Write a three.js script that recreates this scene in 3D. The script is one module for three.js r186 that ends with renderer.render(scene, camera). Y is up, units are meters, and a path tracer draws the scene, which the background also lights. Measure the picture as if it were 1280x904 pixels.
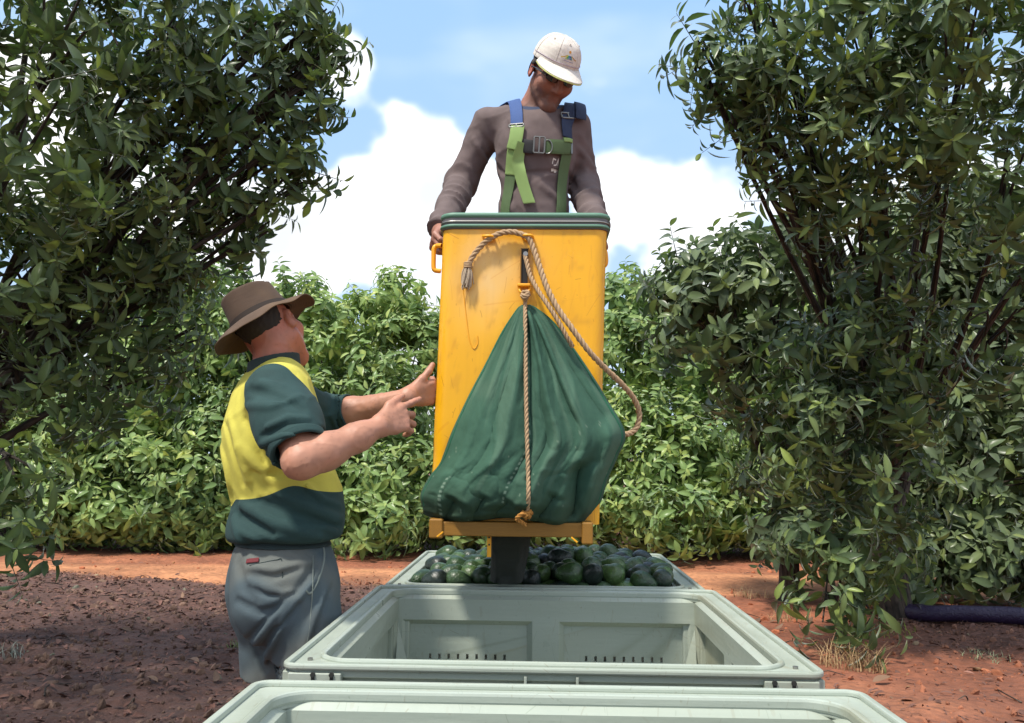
import * as THREE from 'three';
import { mergeGeometries, mergeVertices, toCreasedNormals } from 'three/addons/utils/BufferGeometryUtils.js';
import { RoundedBoxGeometry } from 'three/addons/geometries/RoundedBoxGeometry.js';

// ------------------------------------------------------------------ camera
const V3 = THREE.Vector3, V = (x, y, z) => new V3(x, y, z);
const scene = new THREE.Scene();
const F_PX = 1060, W_PX = 1280, H_PX = 904;
const camera = new THREE.PerspectiveCamera(2 * Math.atan(H_PX / 2 / F_PX) * 180 / Math.PI, W_PX / H_PX, 0.05, 2000);
camera.rotation.order = 'YXZ';
camera.position.set(0, 1.28, 0);
camera.rotation.set(Math.atan(120.7 / F_PX), Math.atan(31.3 / F_PX), 0.6 * Math.PI / 180);
camera.updateProjectionMatrix();
camera.updateMatrixWorld(true);
camera.matrixWorldInverse.copy(camera.matrixWorld).invert();
const EYE = camera.position.clone();
// a place in the orchard from where it shows in the photograph and how far along the track it stands
const aim = (px, py) => V((px - W_PX / 2) / F_PX, (H_PX / 2 - py) / F_PX, -1).applyQuaternion(camera.quaternion);
const at = (px, py, d) => { const r = aim(px, py); return r.multiplyScalar(d / -r.z).add(EYE); };
const atH = (px, py, h) => { const r = aim(px, py); return r.multiplyScalar((h - EYE.y) / r.y).add(EYE); };
const toPx = (p) => { const q = p.clone().project(camera); return [(q.x + 1) / 2 * W_PX, (1 - q.y) / 2 * H_PX]; };

// ------------------------------------------------------------------ numbers
function rngOf(seed) { let s = seed >>> 0; return () => { s = (s + 0x6D2B79F5) >>> 0; let t = Math.imul(s ^ (s >>> 15), 1 | s); t = (t + Math.imul(t ^ (t >>> 7), 61 | t)) ^ t; return ((t ^ (t >>> 14)) >>> 0) / 4294967296; }; }
const clamp = THREE.MathUtils.clamp, lerp = THREE.MathUtils.lerp, sstep = (x, a, b) => { const t = clamp((x - a) / (b - a), 0, 1); return t * t * (3 - 2 * t); };
function hash(x, y, z) { let h = Math.imul(x, 374761393) ^ Math.imul(y, 668265263) ^ Math.imul(z, 2147483647 - 1274126177); h = Math.imul(h ^ (h >>> 13), 1274126177); h ^= h >>> 16; return (h >>> 0) / 4294967296; }
function noise(x, y, z = 0) {            // value noise, -1 .. 1
  const ix = Math.floor(x), iy = Math.floor(y), iz = Math.floor(z); let fx = x - ix, fy = y - iy, fz = z - iz;
  fx = fx * fx * (3 - 2 * fx); fy = fy * fy * (3 - 2 * fy); fz = fz * fz * (3 - 2 * fz);
  const a = lerp(lerp(hash(ix, iy, iz), hash(ix + 1, iy, iz), fx), lerp(hash(ix, iy + 1, iz), hash(ix + 1, iy + 1, iz), fx), fy);
  const b = lerp(lerp(hash(ix, iy, iz + 1), hash(ix + 1, iy, iz + 1), fx), lerp(hash(ix, iy + 1, iz + 1), hash(ix + 1, iy + 1, iz + 1), fx), fy);
  return lerp(a, b, fz) * 2 - 1;
}
function fbm(x, y, z = 0, o = 4) { let s = 0, a = 0.5; for (let i = 0; i < o; i++) { s += a * noise(x, y, z); x = x * 2.03 + 7.1; y = y * 2.03 + 3.7; z = z * 2.03 + 1.3; a *= 0.5; } return s; }

// ------------------------------------------------------------------ sky and sun
const SUN_DIR = V(-0.32, 0.88, 0.36).normalize();
{
  const W = 1536, H = 768, data = new Float32Array(W * H * 4);
  // cumulus banks: where they stand over the trees (seen from the track), how big, how thick
  const banks = [[540, 360, 125, 1.25], [450, 360, 125, 1.1], [330, 350, 150, 1.1], [578, 262, 68, 0.95], [500, 290, 50, 0.7], [800, 310, 100, 1.15], [775, 220, 65, 1.1], [900, 350, 130, 1.1], [970, 270, 70, 0.9], [1040, 330, 120, 0.8],
    [400, 95, 56, 1.15], [440, 75, 42, 0.9], [320, 30, 70, 0.6], [498, 140, 26, 0.32], [150, 120, 160, 0.6], [1200, 220, 160, 0.6], [700, 350, 260, 0.8], [60, 350, 200, 0.8], [1240, 380, 200, 0.8]]
    .map(([x, y, r, s]) => [aim(x, y).normalize(), r / 1060, s]);
  const d = V(0, 0, 0);
  for (let j = 0; j < H; j++) {
    const el = ((j + 0.5) / H - 0.5) * Math.PI, cy = Math.cos(el);
    for (let i = 0; i < W; i++) {
      const az = ((i + 0.5) / W - 0.5) * 2 * Math.PI;
      d.set(Math.cos(az) * cy, Math.sin(el), Math.sin(az) * cy);
      const up = Math.max(d.y, 0), hz = Math.pow(1 - up, 3.2);
      let r = lerp(0.20, 0.42, hz), g = lerp(0.345, 0.51, hz), b = lerp(0.57, 0.62, hz);
      const q = Math.max(d.dot(SUN_DIR), 0), gl = 0.25 * Math.pow(q, 8); r += gl; g += gl; b += gl;
      let c = 0;
      for (const [o, s, w] of banks) { const a = d.dot(o); if (a > 0.7) { const t = (1 - a) * 2 / (s * s); c += 0.56 * w * Math.exp(-t * 1.4); } }
      const e = el * 57.3;
      const wild = 0.5 * sstep(d.z, -0.75, -0.2) + (d.z > -0.2 ? 0.0 : 0);
      c = Math.min(c, 1.0) + wild;
      const n = fbm(d.x * 8 + 3, d.y * 11, d.z * 8, 7);
      const m = sstep(c + n * 1.5, 0.40, 0.72) * sstep(e, -4, 3) * sstep(c, 0.10, 0.26);
      const dens = sstep(c + n * 1.5, 0.55, 1.15), lit = sstep(fbm(d.x * 11 + 0.3, d.y * 15 - 0.5, d.z * 11 + 9, 5), -0.28, 0.22);
      const shade = lerp(1.0, lerp(0.66, 1.02, lit), 0.35 + 0.65 * dens), L = 0.84 * shade;
      r = lerp(r, L * lerp(0.93, 1, lit), m); g = lerp(g, L * lerp(0.97, 1, lit), m); b = lerp(b, L * 1.02, m);
      const wisp = sstep(fbm(d.x * 3 + 20, d.y * 9, d.z * 3, 5), 0.02, 0.5) * 0.22; r = lerp(r, 0.85, wisp); g = lerp(g, 0.85, wisp); b = lerp(b, 0.85, wisp);
      if (d.y < 0) { const k = sstep(-d.y, 0, 0.08); r = lerp(r, 0.13, k); g = lerp(g, 0.08, k); b = lerp(b, 0.05, k); }
      const o = (j * W + i) * 4; data[o] = r; data[o + 1] = g; data[o + 2] = b; data[o + 3] = 1;
    }
  }
  const t = new THREE.DataTexture(data, W, H, THREE.RGBAFormat, THREE.FloatType);
  t.mapping = THREE.EquirectangularReflectionMapping; t.magFilter = t.minFilter = THREE.LinearFilter; t.needsUpdate = true;
  scene.background = t; scene.environment = t;
}
const sun = new THREE.DirectionalLight(new THREE.Color(1, 0.94, 0.84), 2.7);
sun.name = 'sun'; sun.position.copy(SUN_DIR).multiplyScalar(40); sun.target.position.set(0, 0, -5); sun.position.add(sun.target.position);
sun.castShadow = true; sun.shadow.radius = 11; sun.shadow.mapSize.set(4096, 4096);
Object.assign(sun.shadow.camera, { left: -16, right: 16, top: 16, bottom: -16, near: 1, far: 90 });
scene.add(sun, sun.target);
const renderer = new THREE.WebGLRenderer({ antialias: true });
renderer.toneMapping = THREE.LinearToneMapping;
renderer.toneMappingExposure = 1.88;
renderer.shadowMap.enabled = true;

// ------------------------------------------------------------------ naming
const taken = new Map();
function numbered(name) { const n = taken.get(name) ?? 0; taken.set(name, n + 1); return n ? `${name}_${String(n).padStart(3, '0')}` : name; }
function tag(o, label, category, group) { o.userData.label = label; o.userData.category = category; if (group) o.userData.group = group; return o; }
function thing(name, label, category, pos = V(0, 0, 0), group) { const g = new THREE.Group(); g.name = numbered(name); g.position.copy(pos); scene.add(g); return tag(g, label, category, group); }
function mesh(name, geo, mat, parent = scene, label) {
  const m = new THREE.Mesh(geo, mat); m.name = parent === scene ? numbered(name) : name; m.castShadow = m.receiveShadow = true; parent.add(m);
  if (parent.isGroup && parent.parent === scene && !parent.userData.fixed) m.position.sub(parent.position);     // geometry is written in place, groups stand at their base
  if (label) m.userData.label = label; return m;
}
const struct = (o) => { o.userData.kind = 'structure'; return o; };

// ------------------------------------------------------------------ materials
function dataTex(n, fn, srgb) {
  const d = new Uint8Array(n * n * 4);
  for (let y = 0; y < n; y++) for (let x = 0; x < n; x++) { const c = fn(x / n, y / n); const o = (y * n + x) * 4; d[o] = clamp(c[0], 0, 1) * 255; d[o + 1] = clamp(c[1], 0, 1) * 255; d[o + 2] = clamp(c[2], 0, 1) * 255; d[o + 3] = 255; }
  const t = new THREE.DataTexture(d, n, n); t.wrapS = t.wrapT = THREE.RepeatWrapping; t.magFilter = THREE.LinearFilter; t.minFilter = THREE.LinearMipmapLinearFilter; if (srgb) t.colorSpace = THREE.SRGBColorSpace; t.needsUpdate = true; return t;
}
// tiling noise: blends the four shifted copies at the borders
const tile = (f) => (u, v) => { const a = sstep(u, 0.75, 1), b = sstep(v, 0.75, 1); return lerp(lerp(f(u, v), f(u - 1, v), a), lerp(f(u, v - 1), f(u - 1, v - 1), a), b); };
const repeat = (t, x, y = x) => { const c = t.clone(); c.repeat.set(x, y); c.needsUpdate = true; return c; };
const grey = (f) => (u, v) => { const g = f(u, v); return [g, g, g]; };
const T = {
  soilBump: dataTex(512, grey(tile((u, v) => 0.5 + 0.55 * fbm(u * 26, v * 26, 2, 5)))),
  soilTint: dataTex(512, grey(tile((u, v) => 0.82 + 0.34 * fbm(u * 40, v * 40, 5, 5)))),
  cloth: dataTex(256, grey((u, v) => 0.5 + 0.22 * Math.sin(u * 64 * 2 * Math.PI) * Math.sin(v * 64 * 2 * Math.PI) + 0.2 * noise(u * 90, v * 90, 3))),
  mottle: dataTex(512, grey(tile((u, v) => 0.9 + 0.22 * fbm(u * 9, v * 9, 8, 6)))),
  scuff: dataTex(512, grey(tile((u, v) => 0.5 + 0.5 * fbm(u * 5, v * 60, 4, 4) + 0.25 * fbm(u * 50, v * 50, 9, 3)))),
  rough: dataTex(512, grey(tile((u, v) => 0.78 + 0.5 * fbm(u * 8, v * 8, 12, 6)))),
  bark: dataTex(256, grey(tile((u, v) => 0.5 + 0.7 * fbm(u * 12, v * 3, 6, 5)))),
};
function scratched(seed, n, marks, base) {           // fine scratches, rubbed patches and grime in drawn strokes
  const c = document.createElement('canvas'); c.width = c.height = 1024; const x = c.getContext('2d'), rr = rngOf(seed); x.fillStyle = base; x.fillRect(0, 0, 1024, 1024); x.lineCap = 'round';
  for (let i = 0; i < n; i++) { const [col, w, len, al] = marks[Math.floor(rr() * marks.length)], a = (rr() < 0.6 ? 1.57 + (rr() - 0.5) * 0.7 : rr() * 6.28), L = len * (0.2 + rr() * rr() * 1.6), px = rr() * 1024, py = rr() * 1024; x.strokeStyle = col; x.globalAlpha = al * (0.3 + 0.7 * rr()); x.lineWidth = w * (0.4 + rr()); x.beginPath(); x.moveTo(px, py); x.quadraticCurveTo(px + Math.cos(a) * L * 0.5 + (rr() - 0.5) * L * 0.2, py + Math.sin(a) * L * 0.5, px + Math.cos(a) * L, py + Math.sin(a) * L); x.stroke(); }
  for (let i = 0; i < n; i++) { x.globalAlpha = 0.25 * rr(); x.fillStyle = marks[Math.floor(rr() * marks.length)][0]; x.beginPath(); x.ellipse(rr() * 1024, rr() * 1024, 1 + 5 * rr() * rr(), 1 + 4 * rr() * rr(), rr() * 3, 0, 7); x.fill(); }
  const t = new THREE.CanvasTexture(c); t.colorSpace = THREE.SRGBColorSpace; t.wrapS = t.wrapT = THREE.RepeatWrapping; return t;
}
const std = (name, o) => { const m = new THREE.MeshStandardMaterial(o); m.name = name; return m; };
const phy = (name, o) => { const m = new THREE.MeshPhysicalMaterial(o); m.name = name; return m; };
const C = (r, g, b) => new THREE.Color().setRGB(r, g, b);
const M = {
  soil: std('soil', { color: 0xffffff, vertexColors: true, roughness: 0.96, map: repeat(T.soilTint, 1), bumpMap: repeat(T.soilBump, 1), bumpScale: 0.03 }),
  bin: phy('bin plastic', { color: C(0.425, 0.475, 0.41), vertexColors: true, roughness: 0.5, map: repeat(scratched(47, 520, [['#ffffff', 1.4, 70, 0.55], ['#a98d74', 2.2, 40, 0.35], ['#7f8a78', 1.2, 60, 0.4], ['#b89a80', 9, 60, 0.14], ['#ffffff', 6, 90, 0.12]], '#efefed'), 1.3), roughnessMap: repeat(T.rough, 1.7), bumpMap: repeat(T.scuff, 2), bumpScale: 0.0006 }),
  hole: std('hole', { color: C(0.02, 0.022, 0.02), roughness: 0.9 }),
  yellow: phy('yellow paint', { map: scratched(31, 420, [['#8a5a2a', 1.6, 70, 0.4], ['#fff4d8', 2.2, 60, 0.5], ['#6b4422', 1.1, 40, 0.5], ['#c98f50', 7, 120, 0.16]], '#f6f6f4'), color: 0xffffff, vertexColors: true, roughness: 0.5, clearcoat: 0.06, clearcoatRoughness: 0.4, roughnessMap: repeat(T.rough, 1.4), bumpMap: repeat(T.rough, 2.5), bumpScale: 0.0006 }),
  yellowPlain: phy('yellow paint plain', { color: C(0.85, 0.38, 0.008), roughness: 0.45, clearcoat: 0.1, clearcoatRoughness: 0.4 }),
  frame: std('yellow frame with painted shade', { color: C(0.30, 0.14, 0.014), roughness: 0.6, map: repeat(T.mottle, 3) }),  // yellow darkened in the base colour to stand in for shade
  canvas: phy('green canvas', { specularIntensity: 0.35, color: 0xffffff, vertexColors: true, roughness: 0.85, bumpMap: repeat(T.mottle, 5), bumpScale: 0.003 }),
  darkCanvas: std('dark canvas', { color: C(0.018, 0.022, 0.018), roughness: 0.8, bumpMap: repeat(T.mottle, 4), bumpScale: 0.004 }),
  rope: std('rope', { color: C(0.40, 0.27, 0.155), roughness: 0.95 }),
  ropeOrange: std('orange rope', { color: C(0.42, 0.19, 0.04), roughness: 0.95 }),
  frayed: std('frayed rope', { color: C(0.46, 0.37, 0.27), roughness: 1 }),
  steel: std('steel', { color: C(0.32, 0.31, 0.29), roughness: 0.4, metalness: 0.85 }),
  darkSteel: std('dark steel', { color: C(0.035, 0.03, 0.026), roughness: 0.55, metalness: 0.5 }),
  rubberGreen: std('green rubber', { color: C(0.10, 0.22, 0.15), roughness: 0.5 }),
  rubberGrey: std('grey rubber', { color: C(0.105, 0.10, 0.10), roughness: 0.38 }),
};

// ------------------------------------------------------------------ geometry helpers
function paint(geo, fn) { const p = geo.attributes.position, c = new Float32Array(p.count * 3); for (let i = 0; i < p.count; i++) { const k = fn(p.getX(i), p.getY(i), p.getZ(i), i); c[i * 3] = k[0]; c[i * 3 + 1] = k[1]; c[i * 3 + 2] = k[2]; } geo.setAttribute('color', new THREE.BufferAttribute(c, 3)); return geo; }
function grid(nu, nv, fn, closeU = false) {       // fn(u, v) -> V3
  const p = [], uv = [], idx = [];
  for (let j = 0; j <= nv; j++) for (let i = 0; i <= nu; i++) { const q = fn(i / nu, j / nv); p.push(q.x, q.y, q.z); uv.push(i / nu, j / nv); }
  for (let j = 0; j < nv; j++) for (let i = 0; i < nu; i++) { const a = j * (nu + 1) + i, b = a + 1, c = a + nu + 1, d = c + 1; idx.push(a, b, d, a, d, c); }
  const g = new THREE.BufferGeometry(); g.setAttribute('position', new THREE.Float32BufferAttribute(p, 3)); g.setAttribute('uv', new THREE.Float32BufferAttribute(uv, 2)); g.setIndex(idx); g.computeVertexNormals();
  if (closeU) { const n = g.attributes.normal; for (let j = 0; j <= nv; j++) { const a = j * (nu + 1), b = a + nu; const s = V(n.getX(a) + n.getX(b), n.getY(a) + n.getY(b), n.getZ(a) + n.getZ(b)).normalize(); n.setXYZ(a, s.x, s.y, s.z); n.setXYZ(b, s.x, s.y, s.z); } }
  return g;
}
function sheet(nu, nv, fn, thick) {              // a grid with a back and closed edges
  const f = grid(nu, nv, fn), p = f.attributes.position, n = f.attributes.normal, N = p.count, q = [...p.array], uv = [...f.attributes.uv.array], idx = [...f.index.array], nf = idx.length;
  for (let i = 0; i < N; i++) { q.push(p.getX(i) - n.getX(i) * thick, p.getY(i) - n.getY(i) * thick, p.getZ(i) - n.getZ(i) * thick); uv.push(f.attributes.uv.getX(i), f.attributes.uv.getY(i)); }
  for (let i = 0; i < nf; i += 3) idx.push(idx[i] + N, idx[i + 2] + N, idx[i + 1] + N);
  const w = nu + 1, edge = (a, b) => idx.push(a, a + N, b + N, a, b + N, b);
  for (let i = 0; i < nu; i++) { edge(i, i + 1); edge(nv * w + i + 1, nv * w + i); }
  for (let j = 0; j < nv; j++) { edge((j + 1) * w, j * w); edge(j * w + nu, (j + 1) * w + nu); }
  const g = new THREE.BufferGeometry(); g.setAttribute('position', new THREE.Float32BufferAttribute(q, 3)); g.setAttribute('uv', new THREE.Float32BufferAttribute(uv, 2)); g.setIndex(idx); g.computeVertexNormals(); return g;
}
function curve(pts, tension = 0.5) { return new THREE.CatmullRomCurve3(pts, false, 'catmullrom', tension); }
function taper(pts, r0, r1, seg = 24, rad = 7, rough = 0) {
  const c = curve(pts), fr = c.computeFrenetFrames(seg, false);
  const g = grid(rad, seg, (u, v) => { const k = Math.round(v * seg), p = c.getPointAt(v), a = u * 2 * Math.PI, r = lerp(r0, r1, v) * (1 + rough * noise(p.x * 9 + Math.cos(a) * 1.5, p.y * 9, p.z * 9 + Math.sin(a) * 1.5)); return p.addScaledVector(fr.normals[k], -Math.cos(a) * r).addScaledVector(fr.binormals[k], Math.sin(a) * r); }, true);
  const uv = g.attributes.uv, L = c.getLength(); for (let i = 0; i < uv.count; i++) uv.setXY(i, uv.getX(i) * r0 * 6.3 * 4, uv.getY(i) * L * 4);
  return g;
}
function ropeGeo(pts, R = 0.009, seg = 160, lay = 0.055) {        // three twisted strands
  const c = curve(pts), L = c.getLength(), fr = c.computeFrenetFrames(seg, false), out = [];
  for (let s = 0; s < 3; s++) {
    const q = []; for (let k = 0; k <= seg; k++) { const a = k / seg * L / lay * 2 * Math.PI + s * 2.0944; q.push(c.getPointAt(k / seg).addScaledVector(fr.normals[k], Math.cos(a) * R * 0.5).addScaledVector(fr.binormals[k], Math.sin(a) * R * 0.5)); }
    out.push(new THREE.TubeGeometry(curve(q), seg * 2, R * 0.56, 6));
  }
  return mergeGeometries(out);
}
const tube = (pts, r, seg = 24, rad = 8) => new THREE.TubeGeometry(pts.length === 2 ? new THREE.LineCurve3(...pts) : curve(pts), seg, r, rad);
const boxAt = (w, h, d, x, y, z, r = 0.003) => { const g = r ? new RoundedBoxGeometry(w, h, d, 2, Math.min(r, w / 2.1, h / 2.1, d / 2.1)) : new THREE.BoxGeometry(w, h, d); return g.translate(x, y, z); };
const plain = (g) => { const q = g.index ? g.toNonIndexed() : g; for (const k of Object.keys(q.attributes)) if (!['position', 'normal', 'uv'].includes(k)) q.deleteAttribute(k); return q; };
const merge = (list) => mergeGeometries(list.map(plain));
function metreUV(g) { const p = g.attributes.position, n = g.attributes.normal, uv = new Float32Array(p.count * 2); for (let i = 0; i < p.count; i++) { const ax = Math.abs(n.getX(i)), ay = Math.abs(n.getY(i)), az = Math.abs(n.getZ(i)); if (ay > ax && ay > az) { uv[i * 2] = p.getX(i); uv[i * 2 + 1] = p.getZ(i); } else if (ax > az) { uv[i * 2] = p.getZ(i); uv[i * 2 + 1] = p.getY(i); } else { uv[i * 2] = p.getX(i); uv[i * 2 + 1] = p.getY(i); } } g.setAttribute('uv', new THREE.BufferAttribute(uv, 2)); return g; }

// ------------------------------------------------------------------ ground
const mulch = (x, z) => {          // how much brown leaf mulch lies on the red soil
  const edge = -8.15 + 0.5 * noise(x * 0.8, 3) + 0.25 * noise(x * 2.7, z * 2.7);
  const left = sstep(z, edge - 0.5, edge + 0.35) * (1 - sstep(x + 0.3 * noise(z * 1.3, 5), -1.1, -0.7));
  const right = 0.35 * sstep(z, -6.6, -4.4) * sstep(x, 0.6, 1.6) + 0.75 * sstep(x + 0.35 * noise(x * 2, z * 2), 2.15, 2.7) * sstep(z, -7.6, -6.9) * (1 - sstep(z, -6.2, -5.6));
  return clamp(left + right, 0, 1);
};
const groundY = (x, z) => {
  const near = Math.exp(-(((z + 5) / 9) ** 2) - ((x / 10) ** 2)), m = mulch(x, z);
  const w = 0.12 * noise(x * 0.5, 7), rut = 0.035 * Math.exp(-(((z + 8.75 + w) / 0.16) ** 2)) + 0.035 * Math.exp(-(((z + 10.2 + w) / 0.16) ** 2)) - 0.02 * Math.exp(-(((z + 9.5 + w) / 0.4) ** 2));
  return -rut * (0.7 + 0.4 * noise(x * 3, z * 3)) + near * (0.03 * fbm(x * 0.9, z * 0.9, 1, 3) + (0.02 + 0.055 * m) * fbm(x * 4.2, z * 4.2, 2, 4) + 0.035 * m + 0.16 * sstep(x, -2.2, -4.5) * m);
};
{
  const xs = [], zs = [], ext = (a, list) => { let s = 0.12, q = a; for (let i = 0; i < 26; i++) { s *= 1.36; q += s; list.push(q); } };
  let l = []; ext(7, l); xs.push(...l.map((q) => -q).reverse()); for (let x = -7; x <= 7.001; x += 0.07) xs.push(x); xs.push(...l);
  l = []; ext(13.5, l); zs.push(...l.map((q) => -q).reverse()); for (let z = -13.5; z <= 0.5; z += 0.07) zs.push(z); l = []; ext(0.5, l); zs.push(...l);
  const nx = xs.length, nz = zs.length, p = new Float32Array(nx * nz * 3), c = new Float32Array(nx * nz * 3), uv = new Float32Array(nx * nz * 2), idx = [];
  for (let j = 0; j < nz; j++) for (let i = 0; i < nx; i++) {
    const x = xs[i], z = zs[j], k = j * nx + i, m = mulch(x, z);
    p.set([x, groundY(x, z), z], k * 3); uv.set([x * 0.8, z * 0.8], k * 2);
    const n1 = fbm(x * 1.1, z * 2.2, 7, 4), n2 = fbm(x * 6, z * 6, 9, 3), dark = 1 + 0.35 * n1 + 0.4 * n2;
    let red = [0.30, 0.102, 0.050], far = [0.50, 0.215, 0.098];                       // red earth, and a paler band standing in for sunlight on the track
    const track = sstep(z, -10.6, -9.6) * (1 - sstep(z, -8.7, -8.0)); const s = red.map((v, a) => lerp(v, far[a], clamp(track * 0.9 + n1 * 0.5, 0, 1)));
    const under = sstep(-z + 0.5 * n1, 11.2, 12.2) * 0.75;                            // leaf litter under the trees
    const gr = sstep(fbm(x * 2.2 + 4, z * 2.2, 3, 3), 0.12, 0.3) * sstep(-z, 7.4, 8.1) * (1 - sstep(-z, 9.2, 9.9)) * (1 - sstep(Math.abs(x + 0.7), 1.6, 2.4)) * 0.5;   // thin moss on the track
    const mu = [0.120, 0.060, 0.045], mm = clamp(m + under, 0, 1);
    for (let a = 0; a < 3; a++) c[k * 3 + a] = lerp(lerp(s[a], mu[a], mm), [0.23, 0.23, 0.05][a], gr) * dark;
  }
  for (let j = 0; j < nz - 1; j++) for (let i = 0; i < nx - 1; i++) { const a = j * nx + i; idx.push(a, a + nx, a + 1, a + 1, a + nx, a + nx + 1); }
  const g = new THREE.BufferGeometry(); g.setAttribute('position', new THREE.BufferAttribute(p, 3)); g.setAttribute('color', new THREE.BufferAttribute(c, 3)); g.setAttribute('uv', new THREE.BufferAttribute(uv, 2)); g.setIndex(idx); g.computeVertexNormals();
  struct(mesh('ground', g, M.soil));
}

// ------------------------------------------------------------------ fruit bins
const RIM = 0.82, BIN_X = 0.036;
function rrect(w, l, r) { const s = new THREE.Shape(), a = w / 2, b = l / 2; s.moveTo(-a + r, -b); s.lineTo(a - r, -b); s.absarc(a - r, -b + r, r, -Math.PI / 2, 0); s.lineTo(a, b - r); s.absarc(a - r, b - r, r, 0, Math.PI / 2); s.lineTo(-a + r, b); s.absarc(-a + r, b - r, r, Math.PI / 2, Math.PI); s.lineTo(-a, -b + r); s.absarc(-a + r, -b + r, r, Math.PI, 1.5 * Math.PI); return s; }
function ring(w, l, r, w2, l2, r2, y0, y1, bev = 0.004) {
  const s = rrect(w - bev * 2, l - bev * 2, r); s.holes.push(rrect(w2 + bev * 2, l2 + bev * 2, r2));
  const g = new THREE.ExtrudeGeometry(s, { depth: y1 - y0 - bev * 2, bevelEnabled: bev > 0, bevelThickness: bev, bevelSize: bev, bevelSegments: 2, curveSegments: 8 });
  return g.rotateX(-Math.PI / 2).translate(0, y0 + bev, 0);
}
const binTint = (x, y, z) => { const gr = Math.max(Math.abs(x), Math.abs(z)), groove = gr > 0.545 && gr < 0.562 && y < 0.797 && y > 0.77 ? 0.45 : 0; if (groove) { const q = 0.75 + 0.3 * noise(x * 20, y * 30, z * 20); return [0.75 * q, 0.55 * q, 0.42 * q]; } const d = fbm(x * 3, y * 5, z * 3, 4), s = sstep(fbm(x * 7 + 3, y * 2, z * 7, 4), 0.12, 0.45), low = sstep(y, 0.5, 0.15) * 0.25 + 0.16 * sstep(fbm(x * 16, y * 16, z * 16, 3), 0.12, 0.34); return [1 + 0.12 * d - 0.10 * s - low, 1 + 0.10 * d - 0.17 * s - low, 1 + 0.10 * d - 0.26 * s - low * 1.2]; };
function panelWall(len, h, inner) {               // a wall seen from inside: two recessed bays with rows of vent slots; lies in x-y, inner face towards +z
  const s = new THREE.Shape(); s.moveTo(-len / 2, 0); s.lineTo(len / 2, 0); s.lineTo(len / 2, h); s.lineTo(-len / 2, h);
  const bays = [[-0.463, -0.062], [0.062, 0.463]];
  for (const [a, b] of bays) { const o = new THREE.Path(); o.moveTo(a, 0.05); o.lineTo(b, 0.05); o.lineTo(b, h - 0.105); o.lineTo(a, h - 0.105); s.holes.push(o); }
  const front = new THREE.ExtrudeGeometry(s, { depth: 0.004, bevelEnabled: true, bevelThickness: 0.024, bevelSize: 0.018, bevelOffset: -0.018, bevelSegments: 1 }).translate(0, 0, -0.028);
  const t = new THREE.Shape(); t.moveTo(-len / 2, 0); t.lineTo(len / 2, 0); t.lineTo(len / 2, h); t.lineTo(-len / 2, h);
  for (const [a, b] of bays) for (const y of [h - 0.222, h - 0.29, h - 0.36, h - 0.43]) for (let i = 0; i < 9; i++) { const cx = lerp(a + 0.075, b - 0.075, i / 8), o = new THREE.Path(); o.moveTo(cx - 0.0042, y); o.lineTo(cx + 0.0042, y); o.lineTo(cx + 0.0042, y + 0.018); o.lineTo(cx - 0.0042, y + 0.018); t.holes.push(o); }
  const back = new THREE.ExtrudeGeometry(t, { depth: 0.016, bevelEnabled: false }).translate(0, 0, -0.042);
  return merge([front, back]);
}
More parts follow.
